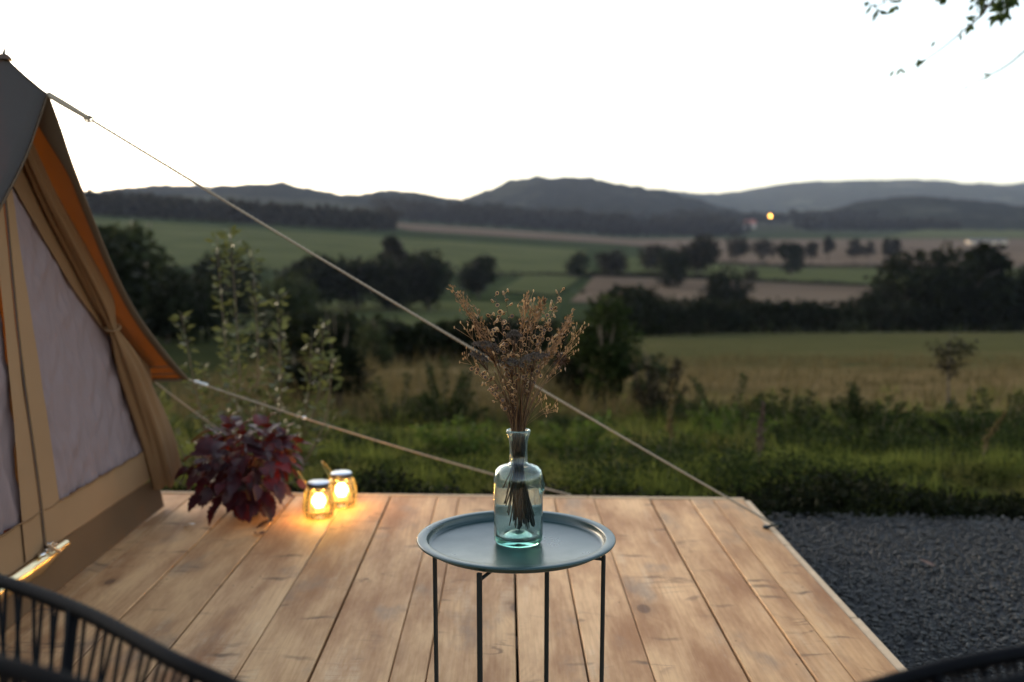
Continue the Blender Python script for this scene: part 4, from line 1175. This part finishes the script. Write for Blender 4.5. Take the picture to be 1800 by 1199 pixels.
# ------------------------------------------------------------------ side table
TXc, TYc = .022, 2.19
table = thing('tray_table', (TXc, TYc, 0), 'small round dark green metal tray table on thin legs', 'table')
RT = .2235; rim = .5285; flo = .5115
mb = MB()
mb.lathe([(.001, flo), (.190, flo), (.1955, flo + .0015), (.1985, flo + .006), (.2005, rim - .004), (.2012, rim - .0012), (.203, rim), (.2195, rim), (.2225, rim - .0008), (.2238, rim - .003), (.2225, rim - .0055), (.2165, rim - .0065),
          (.2055, rim - .006), (.2035, rim - .010), (.2015, flo), (.198, flo - .0025), (.18, flo - .003), (.001, flo - .003)], 128)
mb.build('tray', M['table'], table)
legs = [((.190, -.078), 'r'), ((-.078, -.190), 'f'), ((-.190, .078), 'l'), ((.078, .190), 'b')]
for (x, y), kd in legs:
    mb = MB(); k = 1.02
    d = Vector((x, y, 0)).normalized(); s = Vector((-d.y, d.x, 0)) * .0055; d2 = d * .004
    top = Vector((x, y, flo - .003)); bot = Vector((x * .985, y * .985, .006))
    q = []
    for c in (bot, top):
        q += [c - s - d2, c + s - d2, c + s + d2, c - s + d2]
    mb.add(q, [(3, 2, 1, 0), (4, 5, 6, 7), (0, 1, 5, 4), (1, 2, 6, 5), (2, 3, 7, 6), (3, 0, 4, 7)])
    o = mb.build('leg', M['steel'], table, False); bevel(o, .002)
    f_ = MB(); f_.lathe([(.001, 0), (.0075, 0), (.0075, .008), (.001, .009)], 10, (bot.x, bot.y, 0)); f_.build('foot', M['cord'], o)
for (a, _), (b, _), z in ((legs[0], legs[2], flo - .012), (legs[1], legs[3], flo - .019)):
    mb = MB(); mb.tube([(a[0] * .99, a[1] * .99, z), (b[0] * .99, b[1] * .99, z)], .0038, 8); mb.build('crossbar', M['steel'], table)
    mb = MB(); mb.tube([(a[0] * .985, a[1] * .985, .02), (b[0] * .985, b[1] * .985, .02)], .0038, 8); mb.build('crossbar', M['steel'], table)

# ------------------------------------------------------------------ bottle
BX, BY, BZ = .027, 2.195, flo + .0007
bottle = thing('glass_bottle', (BX, BY, BZ), 'clear sea-green glass bottle with shoulders and flared lip on the tray', 'bottle')
outer = [(.001, .006), (.030, .004), (.046, .0005), (.0515, .003), (.0545, .009), (.0553, .020), (.0555, .146), (.0548, .157), (.0512, .168), (.0430, .1755), (.031, .1795), (.0238, .1815), (.0208, .186), (.0202, .212), (.0206, .230), (.0228, .2405), (.0262, .2500), (.0274, .2550), (.0264, .2585), (.0244, .2590)]
inner = [(.0224, .2565), (.0198, .246), (.0166, .234), (.0162, .212), (.0165, .188), (.0198, .1795), (.030, .1752), (.0410, .1710), (.0482, .164), (.0512, .155), (.0520, .144), (.0520, .026), (.0493, .017), (.042, .014), (.030, .017), (.014, .025), (.001, .027)]
mb = MB(); mb.lathe(outer + inner, 72)
mb.build('bottle_body', M['glass'], bottle)
# moulded glass seal on the shoulder, right-hand side
mb = MB()
C0 = Vector((.0535, .006, .128))
rows = []
for i in range(7):
    a = math.pi / 2 * i / 6
    rr = .022 * math.cos(a); hh = .0055 * math.sin(a)
    rows.append([(C0.x + hh + .0006 * math.sin(k * 1.9) - .0035 * (rr / .022) ** 2 * abs(math.cos(2 * math.pi * k / 20)), C0.y + rr * math.cos(2 * math.pi * k / 20), C0.z + rr * 1.15 * math.sin(2 * math.pi * k / 20)) for k in range(20)])
mb.grid(rows, closed_u=True); mb.f.append(tuple(range(len(mb.v) - 20, len(mb.v)))); mb.f.append(tuple(range(19, -1, -1)))
mb.build('glass_seal', M['glass'], bottle)

# ------------------------------------------------------------------ dried bouquet
bq = thing('dried_bouquet', (BX, BY, BZ + .03), 'bunch of dried brown grasses, seed pods and flat flower heads in the bottle', 'bouquet')
rb = np.random.default_rng(8); NZ = .198          # height of the neck above the bouquet base
def stem_path(tip, i):
    a = rb.uniform(0, 6.28); r = .0115 * math.sqrt(rb.uniform(0, 1))
    nk = Vector((r * math.cos(a) + .004 * np.sign(tip[0]), r * math.sin(a), NZ))
    nk.x = max(-.0125, min(.0125, nk.x)); nk.y = max(-.009, min(.009, nk.y))
    low = Vector((-nk.x * 1.2 + rb.normal() * .012 + (.014 if i % 3 else -.015), rb.normal() * .010, rb.uniform(.0, .10) if i % 3 == 0 else rb.uniform(.0, .03)))
    if low.xy.length > .038: low.xy = low.xy * (.038 / low.xy.length)
    tip = Vector(tip); tip.x *= .93; mid = nk.lerp(tip, .5); mid.x = nk.x + (tip.x - nk.x) * .29; mid.y = nk.y + (tip.y - nk.y) * .3
    return spline([low, nk + Vector((0, 0, -.02)), nk + Vector((0, 0, .012)), mid, tip], 7)
def ringpod(mb, c, r, nrm):
    """round papery pod: a bright rim round a hollow"""
    nrm = nrm.normalized(); a = nrm.orthogonal().normalized(); b = nrm.cross(a); rows = []
    for (rr, hh) in ((.22, -.35), (.72, -.25), (1.0, .05), (.92, .28), (.62, .18), (.35, -.1)):
        rows.append([c + (a * math.cos(t_) + b * math.sin(t_) * .9) * r * rr + nrm * r * hh for t_ in np.linspace(0, 6.283, 9)[:-1]])
    mb.grid(rows, closed_u=True)
def tip_at(x, z, y=None):
    return (x, rb.uniform(-.06, .06) if y is None else y, z)
def px(u, v): return ((u - 600) / 1199 * 300 / 1750 * 2.2 * 1.0 - .003, NZ + .030 + (1110 - v) / 1199 * 300 / 1750 * 2.23 * .995)
count = 0
def add_stem(name, tip, mat, r=.0011):
    global count
    sp = stem_path(tip, count); count += 1
    mb = MB(); mb.tube(sp, [r * (1.15 - .7 * i / len(sp)) for i in range(len(sp))], 5)
    return mb.build(name, mat, bq), sp
# pod stems (places of the pod clusters in the bunch)
for u, v, npod, sprd in ((505, 130, 12, .9), (430, 150, 9, .8), (470, 300, 10, 1.0), (400, 270, 9, .9), (925, 120, 13, .9), (905, 200, 10, 1.0), (830, 250, 11, 1.0), (800, 360, 12, 1.1), (530, 410, 10, 1.0), (400, 380, 8, 1.0), (265, 650, 10, 1.2), (350, 690, 12, 1.3), (520, 560, 12, 1.2), (670, 620, 12, 1.2), (720, 440, 14, 1.3), (560, 860, 7, .8), (520, 730, 9, 1.0), (760, 640, 9, 1.2), (640, 410, 10, 1.0), (390, 790, 7, 1.0), (860, 420, 10, 1.0), (600, 480, 9, 1.2)):
    x, z = px(u, v)
    st, sp = add_stem('pod_stem', tip_at(x, z), M['darkstem'])
    mb = MB(); dk = MB()
    npod = max(8, int(npod * 1.05))
    for k in range(npod):
        f = k / npod
        q_ = len(sp) - 1 - f * 6.2; i_ = int(q_); p0 = sp[i_].lerp(sp[min(i_ + 1, len(sp) - 1)], q_ - i_)
        g_ = k * 2.4 + rb.uniform(-.6, .6); wd_ = (.004 + .008 * math.sin(math.pi * min(1, .15 + f))) * sprd
        p = p0 + Vector((math.cos(g_) * wd_, math.sin(g_) * wd_, rb.normal() * .003))
        nrm = Vector((math.cos(g_) * .9 + rb.normal() * .4, -.55 + rb.normal() * .6, rb.normal() * .5)); rad = rb.uniform(.0042, .0062)
        ringpod(mb, p, rad, nrm)
        mb.tube([p0 - Vector((0, 0, .006)), p], [.0005, .0003], 4)
        n_ = nrm.normalized(); a_ = n_.orthogonal().normalized(); b_ = n_.cross(a_)
        dk.grid([[p + (a_ * math.cos(q) + b_ * math.sin(q)) * rad * rr + n_ * rad * hh for q in np.linspace(0, 6.283, 9)[:-1]] for rr, hh in ((.62, .20), (.5, .26), (.02, .30))], closed_u=True)
    tag(mb.build('seed_pod', M['pod'], st), kind='stuff'); tag(dk.build('pod_core', M['podcore'], st), kind='stuff')
# feathery grass plumes
for u, v, ln in ((95, 80, .14), (150, 150, .10), (190, 150, .09), (280, 235, .10), (1040, 275, .12), (1005, 330, .12), (985, 300, .13), (645, 245, .07), (800, 180, .05), (770, 200, .05), (700, 260, .06), (740, 250, .06), (680, 160, .04), (930, 450, .1), (350, 430, .08), (300, 400, .08), (1015, 360, .10)):
    x, z = px(u, v)
    st, sp = add_stem('grass_stem', tip_at(x, z), M['straw'])
    L = [sp[0]]; n = 70
    C = []; Dv = []
    tipv = sp[-1]; back = (sp[-6] - sp[-1]).normalized()
    for k in range(n):
        f = rb.uniform(0, 1); p = tipv + back * ln * f; w = .0035 + .006 * math.sin(math.pi * min(1, f * 1.05)) * .9
        C.append(p + Vector(rb.normal(size=3)) * w * .55); Dv.append(-back + Vector(rb.normal(size=3)) * .25)
    V, F = leaf_cards(np.array([c[:] for c in C]), .0085, rb, aspect=.42, Dir=np.array([d[:] for d in Dv]))
    link('plume', arr_mesh('plume', V, F), M['straw'], st)
# delicate airy seed sprays
for u, v in ((1080, 390), (1040, 450), (1000, 545), (870, 930), (840, 960), (780, 920), (200, 370), (190, 585), (720, 220), (960, 560), (880, 700), (300, 570), (660, 200)):
    x, z = px(u, v)
    st, sp = add_stem('spray_stem', tip_at(x, z), M['straw'], .0006)
    mb = MB()
    for k in range(9):
        p = sp[-1] + Vector((rb.normal() * .011, rb.normal() * .011, rb.normal() * .010))
        mb.tube([sp[-2 - k % 3], p], [.0003, .0002], 4)
        mb.lathe([(.0002, -.0035), (.0014, -.001), (.0013, .0012), (.0002, .0035)], 6, p)
    mb.build('seed_head', M['pod'], st)
# flat umbels (yarrow)
for u, v, w, tilt in ((390, 515, .032, -.22), (335, 590, .020, -.45), (555, 630, .028, -.15), (720, 592, .034, .2), (575, 440, .016, .1)):
    x, z = px(u, v)
    st, sp = add_stem('umbel_stem', tip_at(x, z - .012, -.02), M['darkstem'], .0016)
    mb = MB(); c = Vector((x, sp[-1].y, z))
    C = []
    for k in range(560):
        a = rb.uniform(0, 6.28); r = w * math.sqrt(rb.uniform(0, 1)); zz = .011 * (1 - (r / w) ** 2) + rb.normal() * .0008
        C.append((x + r * math.cos(a), sp[-1].y + r * math.sin(a) * .8, z + zz + r * math.cos(a) * tilt))
    V, F = leaf_cards(np.array(C), .0042, rb, aspect=.9)
    link('flower_head', arr_mesh('umbel', V, F), M['umbel'], st)
    for k in range(12):
        a = k * 2.4; r = w * (.3 + .6 * (k % 3) / 2)
        mb.tube([sp[-3], (x + r * math.cos(a), sp[-1].y + r * math.sin(a) * .8, z + r * math.cos(a) * tilt)], [.0007, .0004], 4)
    mb.build('ray', M['darkstem'], st)
# dark thistle-like head
x, z = px(940, 620)
st, sp = add_stem('thistle_stem', tip_at(x, z, .0), M['darkstem'], .0013)
C = np.array([sp[-1][:]] * 70) + rb.normal(size=(70, 3)) * .004; V, F = leaf_cards(C, .016, rb, aspect=.3); link('flower_head', arr_mesh('thistle', V, F), M['darkstem'], st)
# plain straws filling the bunch
for i in range(46):
    a = rb.uniform(-1, 1); x = a * .060; z = NZ + rb.uniform(.10, .24) - abs(a) * .03
    add_stem('straw', tip_at(x, z), M['straw'] if i % 3 == 0 else M['darkstem'], rb.uniform(.0008, .0015))

# ------------------------------------------------------------------ string chairs at the bottom corners
def string_chair(loop, centre, label, seed):
    t = thing('string_chair', (centre[0], centre[1], 0), label, 'chair', 'string chairs in the foreground')
    o0 = Vector((centre[0], centre[1], 0)); L = [Vector(p) - o0 for p in loop]
    sp = spline(L, 28, closed=True); n = len(sp)
    mb = MB(); mb.tube(sp, [.0066 + .0030 * (i % 2) for i in range(n)], 12, closed=True); mb.build('hoop', M['cord'], t)
    c = Vector((0, 0, .40)); ring = []
    for i in range(n):
        p = sp[i]; ring.append(Vector((p.x * .50 + .0, p.y * .62, .40 + .05 * (p.z - .78))))
    mb = MB(); mb.tube(ring[::3], .011, 10, closed=True); mb.build('seat_ring', M['cord'], t)
    rr = random.Random(seed); m = 140
    for k in range(m):
        i = int(k * n / m + rr.uniform(-1.2, 1.2)) % n; j = (i + int(rr.uniform(-5, 5)) + (9 if k % 2 else -9)) % n
        mb = MB(); a = sp[i]; b = ring[j]
        mb.tube([a + Vector((0, 0, .004)), a.lerp(b, .5), b], .0026, 5); mb.build('string', M['cord'], t)
    for k in range(30):
        i = int(k * n / 60); j = (n - i) % n
        mb = MB(); mb.tube([ring[i], ring[i].lerp(ring[j], .5) - Vector((0, 0, .03)), ring[j]], .0026, 5); mb.build('seat_string', M['cord'], t)
    for k in range(4):
        i = int((k + .5) * n / 4); p = ring[i]
        mb = MB(); mb.tube([p, Vector((p.x * 1.25, p.y * 1.2, .008))], .010, 10); mb.build('leg', M['cord'], t)
    for k in range(4):
        i = int((k + .5) * n / 4)
        mb = MB(); mb.tube([ring[i], ring[i].lerp(sp[i], .5) * 1.02 , sp[i]], .008, 8); mb.build('upright', M['cord'], t)
    return t
LL = [(-.843, 1.384, .740), (-.677, 1.296, .740), (-.515, 1.181, .740), (-.366, 1.047, .740), (-.276, .965, .745), (-.222, .885, .760), (-.205, .795, .790), (-.245, .735, .822), (-.334, .757, .840), (-.423, .800, .842), (-.549, .852, .842), (-.74, .92, .83), (-.94, 1.06, .80), (-1.03, 1.24, .765), (-.96, 1.37, .748)]
string_chair(LL, (-.60, 1.06), 'black cord-wound string chair, only its curved rim in the bottom left corner', 3)
RL = [(.30, .925, .742), (.37, .969, .740), (.468, 1.019, .740), (.573, 1.058, .740), (.70, 1.095, .740), (.86, 1.10, .745), (1.0, 1.02, .765), (1.02, .88, .79), (.88, .84, .80), (.70, .875, .80), (.558, .872, .80), (.469, .855, .80), (.368, .818, .80), (.30, .795, .79), (.262, .84, .765)]
string_chair(RL, (.66, .97), 'black cord-wound string chair, only a sliver of rim in the bottom right corner', 5)

# ------------------------------------------------------------------ tree at the right with twigs hanging into view
tr = thing('overhanging_tree', (5.6, 5.2, -.24), 'overhanging tree whose leafy twigs hang into the top right corner of the sky', 'tree')
o0 = Vector((5.6, 5.2, -.24))
mb = MB(); mb.tube([(0, 0, -.1), (.03, 0, 1.2), (-.05, .05, 2.4), (-.2, .1, 3.6), (-.3, .1, 5.2)], [.16, .13, .11, .08, .04], 12); mb.build('trunk', M['bark'], tr)
def U(u, v, y):
    c, s = math.cos(R(5.87)), math.sin(R(5.87)); k = -(v - 599.5) / 1750
    fwd = c + s * k; z = -s + c * k; return Vector(((u - 890) / 1750 * y / fwd, y, 1.196 + z * y / fwd)) - o0
rt = np.random.default_rng(3); LCs, LDs = [], []
TW = [[(2.95, 5.4, 2.95), (2.55, 5.4, 2.42), (2.42, 5.4, 2.29), (2.24, 5.4, 2.15), (2.10, 5.4, 2.10)],
      [(2.6, 5.5, 3.0), (2.42, 5.5, 2.62), (2.36, 5.5, 2.50)], [(2.78, 5.5, 3.0), (2.62, 5.5, 2.62), (2.57, 5.5, 2.46)],
      [(2.95, 5.6, 2.95), (2.78, 5.6, 2.60), (2.72, 5.6, 2.42)], [(2.35, 5.3, 3.0), (2.0, 5.3, 2.46), (1.89, 5.3, 2.40)],
      [(3.15, 5.7, 2.55), (2.88, 5.7, 2.22), (2.66, 5.7, 2.08), (2.46, 5.7, 1.98)], [(2.3, 5.5, 2.9), (2.14, 5.5, 2.55), (2.10, 5.5, 2.47)], [(2.9, 5.3, 3.0), (2.70, 5.3, 2.55), (2.55, 5.3, 2.40)]]
dens = [3, 14, 24, 24, 7, 1, 4, 20]
for tw, dn in zip(TW, dens):
    pts = spline([Vector((3.55, tw[0][1], 3.6)) - o0] + [Vector(p) - o0 for p in tw], 10)
    mb = MB(); mb.tube(pts, [.008 * (1 - .9 * i / len(pts)) + .0005 for i in range(len(pts))], 5); mb.build('twig', M['bark'], tr)
    for k in range(dn * 4):
        i = int(len(pts) * (1 - .62 * rt.uniform(0, 1) ** 1.4)) - 1
        p = pts[i]
        LCs.append(p + Vector(rt.normal(size=3)) * .02); LDs.append((-.5 + rt.normal() * .4, rt.normal() * .5, -.7))
for b in range(5):
    e = Vector((-.3 - 1.8 * (b % 2) + rt.normal() * .3, rt.normal() * 1.2, 4.4 + b * .35))
    mb = MB(); mb.tube([(-.1, .06, 2.6 + b * .4), e * .5 + Vector((0, 0, 1.9)), e], [.06, .04, .012], 7); mb.build('limb', M['bark'], tr)
V, F = leaf_cards(np.array([c[:] for c in LCs]), .062, rt, aspect=.42, Dir=np.array(LDs))
P = crown_points(5200, 4.0, 3.6, 3.75, rt, 30); V2, F2 = leaf_cards(P, .10, rt, aspect=.5)
V2 = V2 + np.array([.1, 0, 0])
tag(link('crown', arr_mesh('overhead_leaves', np.concatenate([V, V2]), np.concatenate([F, F2 + len(V)])), M['leaf_overhead'], tr), kind='stuff')

# ------------------------------------------------------------------ evening haze
hz = NT('evening_haze')
pv = hz.n('ShaderNodeVolumePrincipled')
pv.inputs['Color'].default_value = (.66, .76, 1.0, 1)
pv.inputs['Density'].default_value = HAZE = 0.00006
pv.inputs['Anisotropy'].default_value = .2
for l in list(hz.out.inputs['Surface'].links): hz.t.links.remove(l)
hz.t.nodes.remove(hz.b)
hz.t.links.new(pv.outputs[0], hz.out.inputs['Volume'])
mb = MB(); mb.box((-3400, -700, -20), (3400, 7200, 420))
tag(mb.build('haze', hz.m, smooth=False), 'thin bluish evening haze over the valley', 'haze', kind='stuff')
